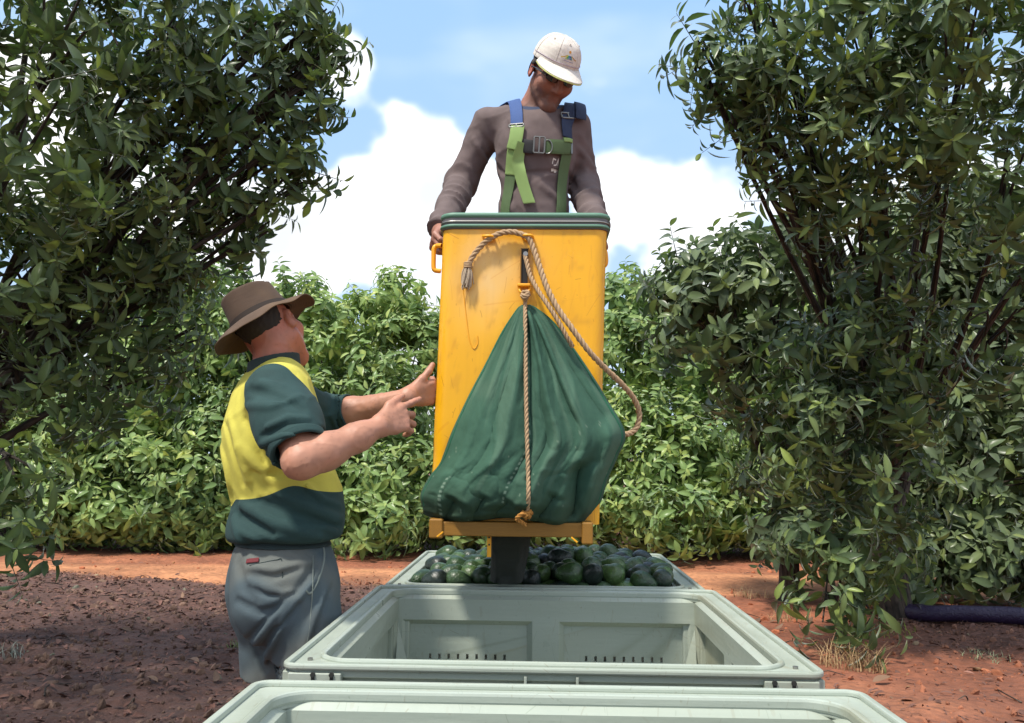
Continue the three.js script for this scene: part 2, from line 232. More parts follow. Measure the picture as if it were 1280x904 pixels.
function makeBin(label) {
  const g = thing('fruit_bin', label, 'fruit bin', V(0, 0, 0), 'plastic fruit bins in a row on the track'); g.userData.fixed = true;
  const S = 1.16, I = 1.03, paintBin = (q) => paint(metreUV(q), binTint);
  const lip = [ring(S, S, 0.032, S - 0.03, S - 0.03, 0.022, RIM - 0.013, RIM), ring(S, S, 0.032, S - 0.066, S - 0.066, 0.022, RIM - 0.052, RIM - 0.044, 0.002), ring(S - 0.056, S - 0.056, 0.03, S - 0.070, S - 0.070, 0.025, RIM - 0.05, RIM - 0.019, 0)];
  for (let k = 0; k < 4; k++) {                      // solid corner blocks and the two centre ribs of the flange
    const q = [boxAt(0.115, 0.028, 0.030, -0.505, RIM - 0.033, S / 2 - 0.0165), boxAt(0.115, 0.028, 0.030, 0.505, RIM - 0.033, S / 2 - 0.0165), boxAt(0.006, 0.028, 0.026, -0.055, RIM - 0.033, S / 2 - 0.0155, 0.001), boxAt(0.006, 0.028, 0.026, 0.055, RIM - 0.033, S / 2 - 0.0155, 0.001)];
    for (const b of q) lip.push(b.rotateY(k * Math.PI / 2));
  }
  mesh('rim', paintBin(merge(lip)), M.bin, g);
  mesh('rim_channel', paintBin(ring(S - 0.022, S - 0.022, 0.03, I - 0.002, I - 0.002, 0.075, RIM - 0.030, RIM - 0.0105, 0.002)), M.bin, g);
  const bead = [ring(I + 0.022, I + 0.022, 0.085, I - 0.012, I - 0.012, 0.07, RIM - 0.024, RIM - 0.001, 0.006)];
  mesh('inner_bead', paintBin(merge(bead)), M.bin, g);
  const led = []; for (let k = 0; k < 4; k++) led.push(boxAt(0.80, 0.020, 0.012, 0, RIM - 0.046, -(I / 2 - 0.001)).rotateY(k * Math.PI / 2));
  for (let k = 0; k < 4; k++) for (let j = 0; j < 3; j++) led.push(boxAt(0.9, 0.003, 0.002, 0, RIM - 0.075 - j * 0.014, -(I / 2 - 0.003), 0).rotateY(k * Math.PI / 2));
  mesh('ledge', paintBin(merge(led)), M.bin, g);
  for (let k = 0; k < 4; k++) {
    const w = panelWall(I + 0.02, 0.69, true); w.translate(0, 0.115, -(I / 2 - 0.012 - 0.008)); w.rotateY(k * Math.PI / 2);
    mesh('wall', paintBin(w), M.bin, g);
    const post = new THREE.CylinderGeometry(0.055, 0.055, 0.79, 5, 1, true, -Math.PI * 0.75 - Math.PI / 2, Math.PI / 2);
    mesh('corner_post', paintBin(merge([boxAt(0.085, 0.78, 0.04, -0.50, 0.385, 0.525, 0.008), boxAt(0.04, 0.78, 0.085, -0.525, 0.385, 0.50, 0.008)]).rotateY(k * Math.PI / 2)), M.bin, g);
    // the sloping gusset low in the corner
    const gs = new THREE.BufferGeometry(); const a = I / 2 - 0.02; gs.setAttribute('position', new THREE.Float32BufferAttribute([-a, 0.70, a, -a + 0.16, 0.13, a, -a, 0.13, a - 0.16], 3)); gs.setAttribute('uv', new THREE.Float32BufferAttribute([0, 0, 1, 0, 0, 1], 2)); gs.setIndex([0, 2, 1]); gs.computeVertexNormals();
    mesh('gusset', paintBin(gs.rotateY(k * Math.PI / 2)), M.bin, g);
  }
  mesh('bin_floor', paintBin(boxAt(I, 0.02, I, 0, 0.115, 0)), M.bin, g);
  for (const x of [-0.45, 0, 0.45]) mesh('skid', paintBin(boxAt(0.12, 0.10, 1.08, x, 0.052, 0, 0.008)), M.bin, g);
  const holes = []; for (let k = 0; k < 4; k++) for (const x of [-0.508, -0.468, 0.468, 0.508]) holes.push(merge([new THREE.CylinderGeometry(0.0055, 0.0055, 0.006, 10).rotateX(Math.PI / 2).translate(x, RIM - 0.022, S / 2 - 0.0005), boxAt(0.0075, 0.016, 0.003, x, RIM - 0.033, S / 2 - 0.0013, 0)]).rotateY(k * Math.PI / 2));
  mesh('bolt_hole', merge(holes), M.hole, g);
  for (const [x, z] of [[-0.535, 0.50], [0.535, 0.50]]) mesh('bolt', new THREE.CylinderGeometry(0.006, 0.006, 0.014, 8).translate(x, RIM - 0.012, z), M.steel, g);
  return g;
}
const binA = makeBin('empty pale green bin nearest the camera, cut off by the bottom edge'); binA.position.set(BIN_X + 0.008, 0.03, -1.11); binA.rotation.y = 0.006;
const binB = makeBin('empty pale green plastic bin in the middle of the row'); binB.position.set(BIN_X, 0.012, -2.465); binB.scale.set(1.015, 1, 1.0);
const binC = makeBin('pale green plastic bin heaped with avocados under the yellow bucket'); binC.position.set(BIN_X - 0.002, 0, -3.70); binC.rotation.y = -0.004;

// ------------------------------------------------------------------ yellow picking bucket
const BZ = -2.80, BD = 0.38;                                       // its front face and how deep it is
const bTL = at(553, 279, -BZ), bTR = at(760, 282, -BZ), bBL = at(536.5, 652, -BZ), bBR = at(751, 658, -BZ);
const bTop = (bTL.y + bTR.y) / 2, bBot = (bBL.y + bBR.y) / 2;
const bucketRing = (t, off, u) => {                                 // u 0..1 round the rounded rectangle, t 0 bottom .. 1 top
  const xl = lerp(bBL.x, bTL.x, t) - off, xr = lerp(bBR.x, bTR.x, t) + off, zf = BZ + off, zb = BZ - BD - off, r = 0.042 + off, w = xr - xl, l = zf - zb;
  const segs = [w - 2 * r, Math.PI / 2 * r, l - 2 * r, Math.PI / 2 * r, w - 2 * r, Math.PI / 2 * r, l - 2 * r, Math.PI / 2 * r], P = segs.reduce((a, b) => a + b);
  let s = ((u % 1) + 1) % 1 * P, k = 0; while (k < 7 && s > segs[k]) { s -= segs[k]; k++; }
  const y = lerp(bBot, bTop, t), arc = (cx, cz, a0) => { const a = a0 - s / r; return V(cx + Math.cos(a) * r, y, cz + Math.sin(a) * r); };
  switch (k) { case 0: return V(xl + r + s, y, zf); case 1: return arc(xr - r, zf - r, Math.PI / 2); case 2: return V(xr, y, zf - r - s); case 3: return arc(xr - r, zb + r, 0); case 4: return V(xr - r - s, y, zb); case 5: return arc(xl + r, zb + r, -Math.PI / 2); case 6: return V(xl, y, zb + r + s); default: return arc(xl + r, zf - r, Math.PI); }
};
const onFace = (px, py, off = 0) => at(px, py, -BZ - off);         // a place on (off: in front of) the bucket's front
const bucketBase = V((bBL.x + bBR.x) / 2, bBot, BZ - BD / 2);
const bucket = thing('picking_bucket', 'yellow metal bucket of a fruit picking machine, held over the far bin', 'bucket', bucketBase);
{
  const NU = 260, NV = 60, dent = (p) => 0.006 * fbm(p.x * 4, p.y * 3, p.z * 4, 3) + 0.004 * Math.exp(-(((p.x + 0.12) / 0.10) ** 2) - ((p.y - 1.88) / 0.14) ** 2);
  const outer = grid(NU, NV, (u, v) => { const p = bucketRing(v, 0, u); const c = V(bucketBase.x, p.y, bucketBase.z).sub(p).setY(0).normalize(); return p.addScaledVector(c, dent(p) * Math.min(1, (1 - v) * 8)); }, true);
  const inner = grid(NU, 10, (u, v) => bucketRing(1 - v, -0.006, u), true);
  const a = onFace(597, 350), b = onFace(640, 330);
  const col = (x, y, z) => {
    let c = [0.92, 0.455, 0.005];
    const m = fbm(x * 6, y * 4, z * 6, 4); c = c.map((q) => q * (1 + 0.10 * m));
    const front = sstep(z, BZ - 0.02, BZ - 0.004);
    let w = Math.exp(-(((x - a.x) / 0.085) ** 2) - (((y - a.y) / 0.13) ** 2)) * 0.85 + Math.exp(-(((x - b.x) / 0.10) ** 2) - (((y - b.y) / 0.09) ** 2)) * 0.45;     // paint rubbed pale where the rope hangs
    w = clamp(w * (0.75 + 0.9 * fbm(x * 14, y * 9, 3, 4)) * front, 0, 0.8);
    const rust = sstep(fbm(x * 34, y * 26, z * 34, 4), 0.27, 0.42) * 0.22 + front * sstep(y, bBot + 0.12, bBot) * 0.35 + front * Math.exp(-(((x - onFace(656, 350).x) / 0.02) ** 2)) * sstep(y, onFace(656, 300).y, onFace(656, 340).y) * 0.3;
    const str = front * sstep(fbm(x * 60, y * 2.5, 4, 3), 0.18, 0.4) * 0.07, ru = clamp(rust + str, 0, 0.7);
    const pale = [0.88, 0.60, 0.27], rr = [0.42, 0.16, 0.02];
    return c.map((q, k) => lerp(lerp(q, pale[k], w), rr[k], ru));
  };
  mesh('bucket_wall', paint(metreUV(outer), col), M.yellow, bucket);
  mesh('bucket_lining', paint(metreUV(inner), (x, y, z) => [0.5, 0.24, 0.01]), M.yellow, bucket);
  const floor = grid(120, 1, (u, v) => { const p = bucketRing(0.02, -0.004, u); return v < 0.5 ? p : V(bucketBase.x, p.y, bucketBase.z); });
  mesh('bucket_floor', floor, M.frame, bucket);
  // rubber rim: beads above and below a grey band with a bright metal strip
  const loop = (t, off, n = 160) => { const q = []; for (let i = 0; i < n; i++) q.push(bucketRing(t, off, i / n)); return new THREE.CatmullRomCurve3(q, true); };
  const rim = mesh('rim_trim', grid(260, 6, (u, v) => bucketRing(1 + lerp(-0.012, 0.028, v), 0.006, u), true), M.rubberGrey, bucket);
  const inr = mesh('rim_lining', grid(200, 3, (u, v) => bucketRing(1 + lerp(0.028, -0.02, v), -0.008, u), true), M.rubberGrey, bucket);
  mesh('rim_bead', new THREE.TubeGeometry(loop(1.030, 0.001), 320, 0.0105, 8, true), M.rubberGreen, bucket);
  mesh('rim_bead', new THREE.TubeGeometry(loop(0.993, 0.006), 320, 0.0062, 8, true), M.rubberGreen, bucket);
  mesh('metal_strip', new THREE.TubeGeometry(loop(1.008, 0.007), 320, 0.0035, 6, true), M.steel, bucket);
  mesh('rim_edge', new THREE.TubeGeometry(loop(0.986, 0.002), 320, 0.004, 6, true), M.rubberGrey, bucket);
  // hand rails on both sides
  const railL = [at(553, 307, 2.90), at(546, 307.5, 2.92), at(542.5, 311, 2.92), at(542, 322, 2.92), at(542, 334, 2.92), at(544, 338, 2.92), at(551, 339, 2.92)];
  mesh('hand_rail', tube(railL, 0.0085, 60, 10), M.yellowPlain, bucket);
  const railR = [at(750, 312, 2.95), at(755, 313, 2.97), at(757, 318, 2.97), at(757, 330, 2.97), at(750, 336, 2.97)];
  mesh('hand_rail', tube(railR, 0.0085, 40, 10), M.yellowPlain, bucket);
  // latch slot, guides
  const s0 = onFace(656, 311), s1 = onFace(654.5, 358), slot = boxAt(0.026, s0.y - s1.y, 0.010, (s0.x + s1.x) / 2, (s0.y + s1.y) / 2, BZ + 0.002, 0.003);
  mesh('latch_slot', slot, M.darkSteel, bucket);
  mesh('latch_edge', merge([boxAt(0.004, s0.y - s1.y, 0.016, s0.x - 0.013, (s0.y + s1.y) / 2, BZ + 0.006, 0.001), boxAt(0.004, s0.y - s1.y, 0.016, s0.x + 0.013, (s0.y + s1.y) / 2, BZ + 0.006, 0.001)]), M.frame, bucket);
  mesh('latch_pin', new THREE.CylinderGeometry(0.008, 0.008, 0.02, 12).rotateX(Math.PI / 2).translate(...onFace(657, 318, 0.008).toArray()), M.steel, bucket);
  mesh('latch_bracket', merge([boxAt(0.044, 0.010, 0.030, ...onFace(655, 357, 0.012).toArray()), tube([onFace(649, 357, 0.01), onFace(650, 364, 0.022), onFace(656, 367, 0.024), onFace(662, 362, 0.018), onFace(662, 356, 0.01)], 0.004, 20, 6)]), M.yellowPlain, bucket);
  for (const [x, y] of [[611, 299], [660, 298]]) mesh('rope_guide', merge([tube([onFace(x - 7, y - 3, 0), onFace(x - 6, y - 4, 0.028), onFace(x + 3, y - 4, 0.034), onFace(x + 6, y - 2, 0.02), onFace(x + 6, y - 1, 0)], 0.0045, 24, 8), boxAt(0.030, 0.012, 0.006, ...onFace(x, y + 1, 0.003).toArray(), 0.002)]), M.yellowPlain, bucket);
  // frame under the bucket
  const fl = at(536, 651, 2.70), fr = at(741, 658, 2.70), fy0 = at(640, 653, 2.74).y, fy1 = at(640, 671, 2.74).y;
  const bar = boxAt(fr.x - fl.x, fy0 - fy1, 0.05, (fl.x + fr.x) / 2, (fy0 + fy1) / 2, -2.76, 0.004); mesh('frame_bar', bar, M.frame, bucket);
  mesh('frame_bracket', boxAt(0.044, 0.062, 0.40, at(543.5, 660, 2.70).x, at(543.5, 662, 2.70).y, -2.926, 0.006), M.frame, bucket);
  mesh('frame_bracket', boxAt(0.036, 0.070, 0.40, at(735, 667, 2.70).x, at(735, 668, 2.70).y, -2.926, 0.006), M.frame, bucket);
  for (const [x, y, s] of [[550, 668, 1], [718, 675, -1]]) mesh('frame_tab', boxAt(0.024, 0.005, 0.012, 0, 0, 0, 0.001).rotateZ(0.7 * s).translate(...at(x, y, 2.70).toArray()), M.yellowPlain, bucket);
  mesh('upright', merge([boxAt(0.013, 0.078, 0.02, ...at(611.5, 681, 2.78).toArray(), 0.002)]), M.yellowPlain, bucket);
  for (const y of [672, 681]) mesh('bolt', new THREE.CylinderGeometry(0.003, 0.003, 0.006, 8).rotateX(Math.PI / 2).translate(...at(611.5, y, 2.768).toArray()), M.darkSteel, bucket);
  // dark discharge sleeve that lets the fruit down into the bin
  const sl = grid(48, 30, (u, v) => {
    const y = lerp(bBot + 0.02, 0.845, v), a = u * 2 * Math.PI, w = lerp(0.075, 0.058, v) * (1 + 0.08 * Math.sin(a * 3 + v * 4)), c = at(636, 680, 2.95);
    return V(c.x + 0.004 - 0.012 * v + w * Math.sign(Math.cos(a)) * Math.abs(Math.cos(a)) ** 0.6, y, -3.0 - 0.10 * v + 0.085 * Math.sign(Math.sin(a)) * Math.abs(Math.sin(a)) ** 0.7 + 0.008 * noise(a * 3, v * 8));
  }, true);
  mesh('discharge_sleeve', sl, M.darkCanvas, bucket);
}

// ------------------------------------------------------------------ canvas bag laced over the front of the bucket
{
  const L = curve([[653, 382], [645, 390], [628, 416], [608, 455], [586, 497], [566, 540], [552, 577], [537, 602], [527, 626], [530, 646]].map(([x, y]) => V(x, y, 0)));
  const R = curve([[662, 382], [671, 387], [690, 402], [712, 430], [735, 463], [756, 497], [780, 541], [771, 572], [759, 602], [750, 634], [735, 655]].map(([x, y]) => V(x, y, 0)));
  const folds = [                                                 // [u0, v0, u1, v1, width, height]: ridges (+) and gashes (-) in the cloth
    [0.55, 0.05, 0.63, 0.62, 0.050, 0.022], [0.70, 0.10, 0.80, 0.72, 0.055, 0.020], [0.42, 0.10, 0.30, 0.70, 0.060, 0.018], [0.22, 0.15, 0.10, 0.75, 0.05, 0.012], [0.50, 0.05, 0.47, 0.80, 0.03, -0.010],
    [0.80, 0.70, 0.875, 0.95, 0.045, -0.045], [0.74, 0.86, 0.70, 0.99, 0.050, -0.026], [0.20, 0.90, 0.14, 1.0, 0.05, -0.035], [0.36, 0.88, 0.30, 1.0, 0.045, -0.026], [0.90, 0.55, 0.96, 0.80, 0.05, 0.03], [0.90, 0.72, 0.95, 0.95, 0.04, 0.022],
    [0.62, 0.62, 0.60, 0.95, 0.06, 0.018], [0.08, 0.72, 0.03, 0.9, 0.04, 0.016], [0.655, 0.12, 0.75, 0.55, 0.022, -0.012], [0.57, 0.30, 0.555, 0.8, 0.018, -0.006], [0.85, 0.35, 0.92, 0.55, 0.03, -0.012], [0.30, 0.3, 0.21, 0.75, 0.025, -0.008], [0.5, 0.9, 0.44, 1.0, 0.05, -0.02], [0.12, 0.72, 0.09, 0.98, 0.012, 0.007],
  ];
  const prof = (v) => 0.020 + 0.118 * sstep(v, 0.0, 0.75) - 0.030 * sstep(v, 0.92, 1.0);
  const bag = (u, v) => {
    const vv = Math.min(v / 0.93, 1), under = Math.max(0, (v - 0.93) / 0.07);
    const l = L.getPoint(vv), r = R.getPoint(vv), s = 2 * u - 1;
    const px = lerp(l.x, r.x, u), py = lerp(l.y, r.y, u) + 5 * Math.sin(u * 9) * sstep(vv, 0.9, 1) + 3 * (1 - s * s) * sstep(vv, 0.85, 1) - 9 * sstep(vv, 0.6, 1);
    let z = prof(vv) * Math.pow(Math.max(0, 1 - Math.pow(Math.abs(s), 2.6)), 0.7);
    z -= 0.06 * Math.pow(Math.abs(s), 10) * sstep(vv, 0.55, 0.9);
    for (const [u0, v0, u1, v1, w, h] of folds) {
      const dx = u1 - u0, dy = v1 - v0, t = clamp(((u - u0) * dx + (vv - v0) * dy) / (dx * dx + dy * dy), 0, 1), du = (u - u0 - t * dx), dv = (vv - v0 - t * dy), q = (du * du + dv * dv * 0.5) / (w * w);
      if (q < 9) z += 1.25 * h * (0.5 * Math.exp(-q) + 0.6 * Math.exp(-2.2 * Math.sqrt(q))) * sstep(t, -0.02, 0.25) * Math.pow(1 - Math.abs(s), 0.15);
    }
    z += 0.016 * fbm(u * 6, v * 4, 2, 3) * sstep(vv, 0.05, 0.3) + 0.004 * fbm(u * 24, v * 24, 7, 3) + 0.0045 * Math.pow(1 - Math.abs(noise(u * 9 + v * 3, v * 7 - u * 2, 5)), 5) * sstep(vv, 0.2, 0.5) - 0.0035 * Math.pow(1 - Math.abs(noise(u * 13 - v * 5, v * 9, 11)), 6) * sstep(vv, 0.3, 0.6);
    const q = at(px, py, -BZ - 0.012 - Math.max(z, -0.2));
    if (under > 0) { q.y -= 0.020 * Math.sin(under * Math.PI / 2); q.z -= (0.06) * under; }
    return q;
  };
  const g = sheet(150, 150, bag, 0.004);
  const uv = g.attributes.uv;
  paint(g, (x, y, z, i) => {
    const u = uv.getX(i), v = uv.getY(i), m = fbm(x * 7, y * 7, z * 7, 4), st = fbm((u - 0.5) * 26, v * 3, 3, 4), dust = sstep(fbm(x * 4 + 2, y * 4, 1, 4), 0.0, 0.4) * 0.5, low = sstep(v, 0.70, 0.98);
    let c = [0.042, 0.100, 0.068].map((q) => q * (1 + 0.32 * m + 0.20 * st));
    const d = [0.13, 0.20, 0.14], k = clamp((dust * 0.75 + 0.25 * sstep(st, 0.05, 0.35)) * (1 - low), 0, 1); c = c.map((q, a) => lerp(q, d[a], k));
    const bagShade = [0.035, 0.055, 0.035], f = low * 0.72; c = c.map((q, a) => lerp(q, bagShade[a], f));  // lower cloth darkened to paint in the shade from overhead light
    if (Math.abs(u - 0.455) < 0.006 && v > 0.25 && v < 0.86 && Math.sin(v * 260) > 0.1) c = [0.17, 0.25, 0.19];
    if (Math.abs(u - 0.105) < 0.006 && v > 0.72 && Math.sin(v * 260) > 0) c = [0.17, 0.25, 0.19];
    if (noise(x * 140, y * 60, 3) > 0.93 && v > 0.5) c = [0.12, 0.18, 0.13];
    return c;
  });
  for (let i = 0; i < uv.count; i++) uv.setXY(i, uv.getX(i) * 1.0, uv.getY(i) * 1.0);
  const t = thing('canvas_bag', 'worn green canvas bag laced over the front of the yellow bucket', 'bag', at(640, 650, -BZ));
  mesh('cloth', g, M.canvas, t);
  // hems: the doubled border along both sides, and eyelet patch at the top
  const hem = (u, a, b) => { const q = []; for (let k = 0; k <= 30; k++) q.push(bag(u, lerp(a, b, k / 30)).add(V(0, 0, 0.004))); return tube(q, 0.0048, 80, 6); };
  const hm = mesh('hem', paint(hem(0.985, 0.04, 0.9), () => [0.026, 0.12, 0.07]), M.canvas, t); mesh('hem', paint(hem(0.012, 0.04, 0.9), () => [0.026, 0.12, 0.07]), M.canvas, t);
  // lacing rope down the middle
  const rp = thing('lacing_rope', 'thin rope running straight down the middle of the green bag', 'rope', bag(0.5, 0.9));
  const pts = [[657, 368], [656.5, 380], [656.5, 400], [657, 440], [657.5, 490], [658.5, 540], [660, 590], [660.5, 620], [659, 642]];
  const q = pts.map(([x, y]) => { const v = clamp((y - 385) / 268, 0, 1); let d = -BZ - 0.02 - prof(v) - 0.012; const p0 = at(x, y, d); return p0; });
  // lie on the cloth: push each point in front of the bag
  for (let i = 0; i < pts.length; i++) { let best = null, bd = 1e9; for (let a = 0; a <= 60; a++) for (let b = 0; b <= 60; b++) { const w = bag(0.3 + 0.5 * a / 60, b / 60 * 0.95), [X, Y] = toPx(w); const dd = (X - pts[i][0]) ** 2 + (Y - pts[i][1]) ** 2; if (dd < bd) { bd = dd; best = w; } } if (bd < 120) q[i] = at(pts[i][0], pts[i][1], -best.z - 0.013); }
  mesh('rope_body', ropeGeo(q, 0.0068, 150, 0.05), M.rope, rp);
  const knot = (c, r, mat, seed) => { const rr = rngOf(seed), l = []; for (let k = 0; k < 3; k++) { const e = new THREE.Euler(rr() * 3, rr() * 3, rr() * 3), o = []; for (let a = 0; a <= 14; a++) { const w = a / 14 * 2 * Math.PI; o.push(V(Math.cos(w) * r, Math.sin(w) * r * 0.8, 0.3 * r * Math.sin(2 * w)).applyEuler(e).add(c)); } l.push(ropeGeo(o, 0.0075, 40, 0.04)); } return mergeGeometries(l); };
  mesh('knot', knot(q[0].clone().add(V(0, -0.004, 0.004)), 0.012, M.rope, 3), M.rope, rp);
  mesh('knot', knot(q[q.length - 1].clone(), 0.014, M.rope, 5), M.ropeOrange, rp);
  mesh('rope_tail', ropeGeo([q[q.length - 1], at(652, 643, -q[q.length - 1].z - 0.02), at(646, 649, -q[q.length - 1].z - 0.01), at(652, 653, -q[q.length - 1].z), at(658, 657, -q[q.length - 1].z)], 0.007, 50, 0.04), M.ropeOrange, rp);
  // the loose pull rope over the guides
  const o = (x, y, d) => onFace(x, y, d);
  const main = [o(584, 350, 0.016), o(586, 332, 0.016), o(592, 319, 0.016), o(603, 306, 0.018), o(613, 298, 0.024), o(626, 291.5, 0.022), o(640, 290, 0.022), o(652, 293, 0.024), o(661, 298, 0.026), o(667, 312, 0.03), o(675, 335, 0.05), o(684, 360, 0.07), o(697, 385, 0.085), o(716, 412, 0.095), o(737, 440, 0.085), o(757, 461, 0.05), o(777, 480, 0.01), o(792, 498, -0.03), o(799, 516, -0.05), o(797, 532, -0.05), o(789, 541, -0.035), o(778, 544, 0.0)];
  const pr = thing('pull_rope', 'thick loose rope over the bucket front, looping out at its right side', 'rope', main[main.length - 1]);
  mesh('rope_body', ropeGeo(main, 0.0096, 260, 0.06), M.rope, pr);
  const second = [o(656, 318, 0.008), o(659, 330, 0.022), o(663, 345, 0.035), o(672, 362, 0.055), o(684, 380, 0.075), o(697, 400, 0.085), o(708, 420, 0.085), o(716, 434, 0.07)];
  mesh('rope_branch', ropeGeo(second, 0.0078, 110, 0.05), M.rope, pr);
  const whip = (c, n) => { const l = []; for (let k = 0; k < n; k++) l.push(new THREE.TorusGeometry(0.0125, 0.003, 6, 14).rotateX(Math.PI / 2).translate(c.x, c.y - k * 0.005, c.z)); return mergeGeometries(l); };
  mesh('whipping', whip(o(585, 329, 0.016), 4), M.rope, pr);
  const rr = rngOf(12), strands = [];
  for (let k = 0; k < 46; k++) { const a = rr() * 6.28, r = 0.016 * Math.sqrt(rr()), top = o(584.5, 331, 0.016), L0 = 0.055 + 0.02 * rr(); strands.push(tube([top.clone().add(V(Math.cos(a) * r * 0.4, 0, Math.sin(a) * r * 0.4)), top.clone().add(V(Math.cos(a) * r * 1.2, -L0 * 0.5, Math.sin(a) * r * 0.7 + 0.004)), top.clone().add(V(Math.cos(a + 0.5) * r * 1.35, -L0 * 1.15, Math.sin(a) * r * 0.8 + 0.003))], 0.0014 + 0.0008 * rr(), 6, 4)); }
  mesh('frayed_end', mergeGeometries(strands), M.frayed, pr);
  const cd = thing('cord', 'thin yellow cord on the bucket front, built as a raised thread', 'cord', o(592, 440, 0.005));  // raised thread added in place of a faint scratch line on the paint
  mesh('mark_body', tube([o(579, 360, 0.012), o(581, 380, 0.003), o(584, 405, 0.003), o(587, 425, 0.003), o(592, 436, 0.003), o(597, 430, 0.003), o(597, 420, 0.003)], 0.0013, 50, 6), M.yellowPlain, cd);
}

// ------------------------------------------------------------------ lift that carries the picker (behind the bucket)
{
  const t = thing('lift_platform', 'dark steel lift arm and platform behind the yellow bucket', 'lift', V(-0.10, 0, -4.9));
  mesh('platform', boxAt(0.50, 0.03, 0.55, -0.03, 1.115, -3.47, 0.004), M.darkSteel, t);
  mesh('platform_edge', merge([boxAt(0.52, 0.07, 0.02, -0.03, 1.10, -3.75), boxAt(0.02, 0.06, 0.55, -0.28, 1.10, -3.47), boxAt(0.02, 0.06, 0.55, 0.22, 1.10, -3.47)]), M.yellowPlain, t);
  mesh('arm', taper([V(-0.03, 1.15, -3.2), V(-0.06, 1.10, -3.8), V(-0.10, 1.02, -4.45), V(-0.11, 0.9, -4.9)], 0.05, 0.05, 20, 4), M.darkSteel, t);
  mesh('mast', boxAt(0.10, 0.92, 0.12, -0.12, 0.46, -4.92, 0.006), M.darkSteel, t);
  mesh('base_plate', boxAt(0.5, 0.05, 0.6, -0.12, 0.03, -4.95, 0.006), M.darkSteel, t);
}

// ------------------------------------------------------------------ avocados
{
  const rr = rngOf(77), N = 290, half = 0.485, cz = binC.position.z, cx = binC.position.x, P = [];
  const floorH = (x, z) => 0.715 + 0.055 * Math.exp(-(((x - 0.12) / 0.42) ** 2) - (((z - 0.1) / 0.5) ** 2));
  for (let i = 0; i < N; i++) P.push({ x: (rr() * 2 - 1) * half, y: 0.78 + rr() * 0.5, z: (rr() * 2 - 1) * half, r: 0.0360 + 0.0085 * rr() });
  for (let it = 0; it < 420; it++) {
    for (const p of P) p.y -= 0.004;
    for (let a = 0; a < N; a++) for (let b = a + 1; b < N; b++) {
      const A = P[a], B = P[b], dx = B.x - A.x, dy = B.y - A.y, dz = B.z - A.z, R = (A.r + B.r) * 0.97, q = dx * dx + dy * dy + dz * dz;
      if (q < R * R && q > 1e-9) { const l = Math.sqrt(q), k = (R - l) / l * 0.5; A.x -= dx * k; A.y -= dy * k; A.z -= dz * k; B.x += dx * k; B.y += dy * k; B.z += dz * k; }
    }
    for (const p of P) { p.x = clamp(p.x, -half + p.r * 0.6, half - p.r * 0.6); p.z = clamp(p.z, -half + p.r * 0.6, half - p.r * 0.6); p.y = Math.max(p.y, floorH(p.x, p.z) + p.r); }
  }
  const shape = (k) => {
    const prof = [[0, -1.02], [0.30, -0.99], [0.62, -0.85], [0.88, -0.55], [1.0, -0.15], [0.97, 0.22], [0.84, 0.60], [0.66, 0.92], [0.52, 1.14], [0.38, 1.29], [0.20, 1.37], [0.09, 1.37], [0.07, 1.34], [0, 1.33]];
    const pts = new THREE.SplineCurve(prof.map(([r, y]) => new THREE.Vector2(r * (1 - 0.04 * k * (y > 0.4 ? 1 : 0)), y * (1 - 0.05 * k)))).getPoints(26).map((p) => new THREE.Vector2(Math.max(p.x, 0), p.y));
    const g = new THREE.LatheGeometry(pts, 24), p = g.attributes.position;
    for (let i = 0; i < p.count; i++) { const x = p.getX(i), y = p.getY(i), z = p.getZ(i), n = 1 + 0.03 * noise(x * 2 + k * 5, y * 2, z * 2) + 0.008 * noise(x * 11, y * 11, z * 11); p.setXYZ(i, x * n, y * (1 + 0.02 * noise(k, y)), z * n); }
    return g;
  };
  const bump = dataTex(256, grey(tile((u, v) => 0.5 + 0.8 * fbm(u * 30, v * 30, 3, 3))));
  const spk = (cr, cg, cb, seed) => dataTex(128, (u, v) => { const m = 1 + 0.35 * fbm(u * 6, v * 6, seed, 4), s = noise(u * 70, v * 70, seed) > 0.72 ? 1.6 : 1; return [cr * m * s, cg * m * s, cb * m * s]; }, true);
  const skins = [[0.20, 0.29, 0.16], [0.17, 0.26, 0.15], [0.25, 0.34, 0.18], [0.14, 0.20, 0.15], [0.22, 0.30, 0.20], [0.12, 0.16, 0.14]]
    .map((c) => c.map((q) => q * 1.0)).map((c, i) => phy('avocado skin ' + i, { map: spk(...c, i * 7 + 1), roughness: 0.40, specularIntensity: 0.9, bumpMap: bump, bumpScale: 0.0016, clearcoat: 0.12, clearcoatRoughness: 0.3 }));
  const geos = [shape(0), shape(1), shape(2)];
  P.sort((a, b) => b.y - a.y);
  const sleeveX = at(640, 700, 3.2).x;
  P.forEach((p, i) => {
    const o = new THREE.Mesh(geos[i % 3], skins[Math.floor(rr() * skins.length)]); o.castShadow = o.receiveShadow = true; o.name = numbered('avocado');
    o.position.set(cx + p.x, p.y, cz + p.z); o.scale.set(p.r * 0.97, p.r * (1.0 + 0.16 * rr()), p.r * 0.97); o.rotation.set(Math.PI / 2 + (rr() - 0.5) * 1.3, (rr() - 0.5) * 1.2, rr() * 6.28, 'YXZ'); o.rotation.y = rr() * 6.28;
    const side = p.x < sleeveX - cx - 0.09 ? 'left of the dark sleeve' : p.x > sleeveX - cx + 0.16 ? 'right of the dark sleeve' : 'beside the dark sleeve';
    tag(o, 'green avocado in the far bin heap, ' + side, 'avocado', 'avocados ' + side); scene.add(o);
  });
}

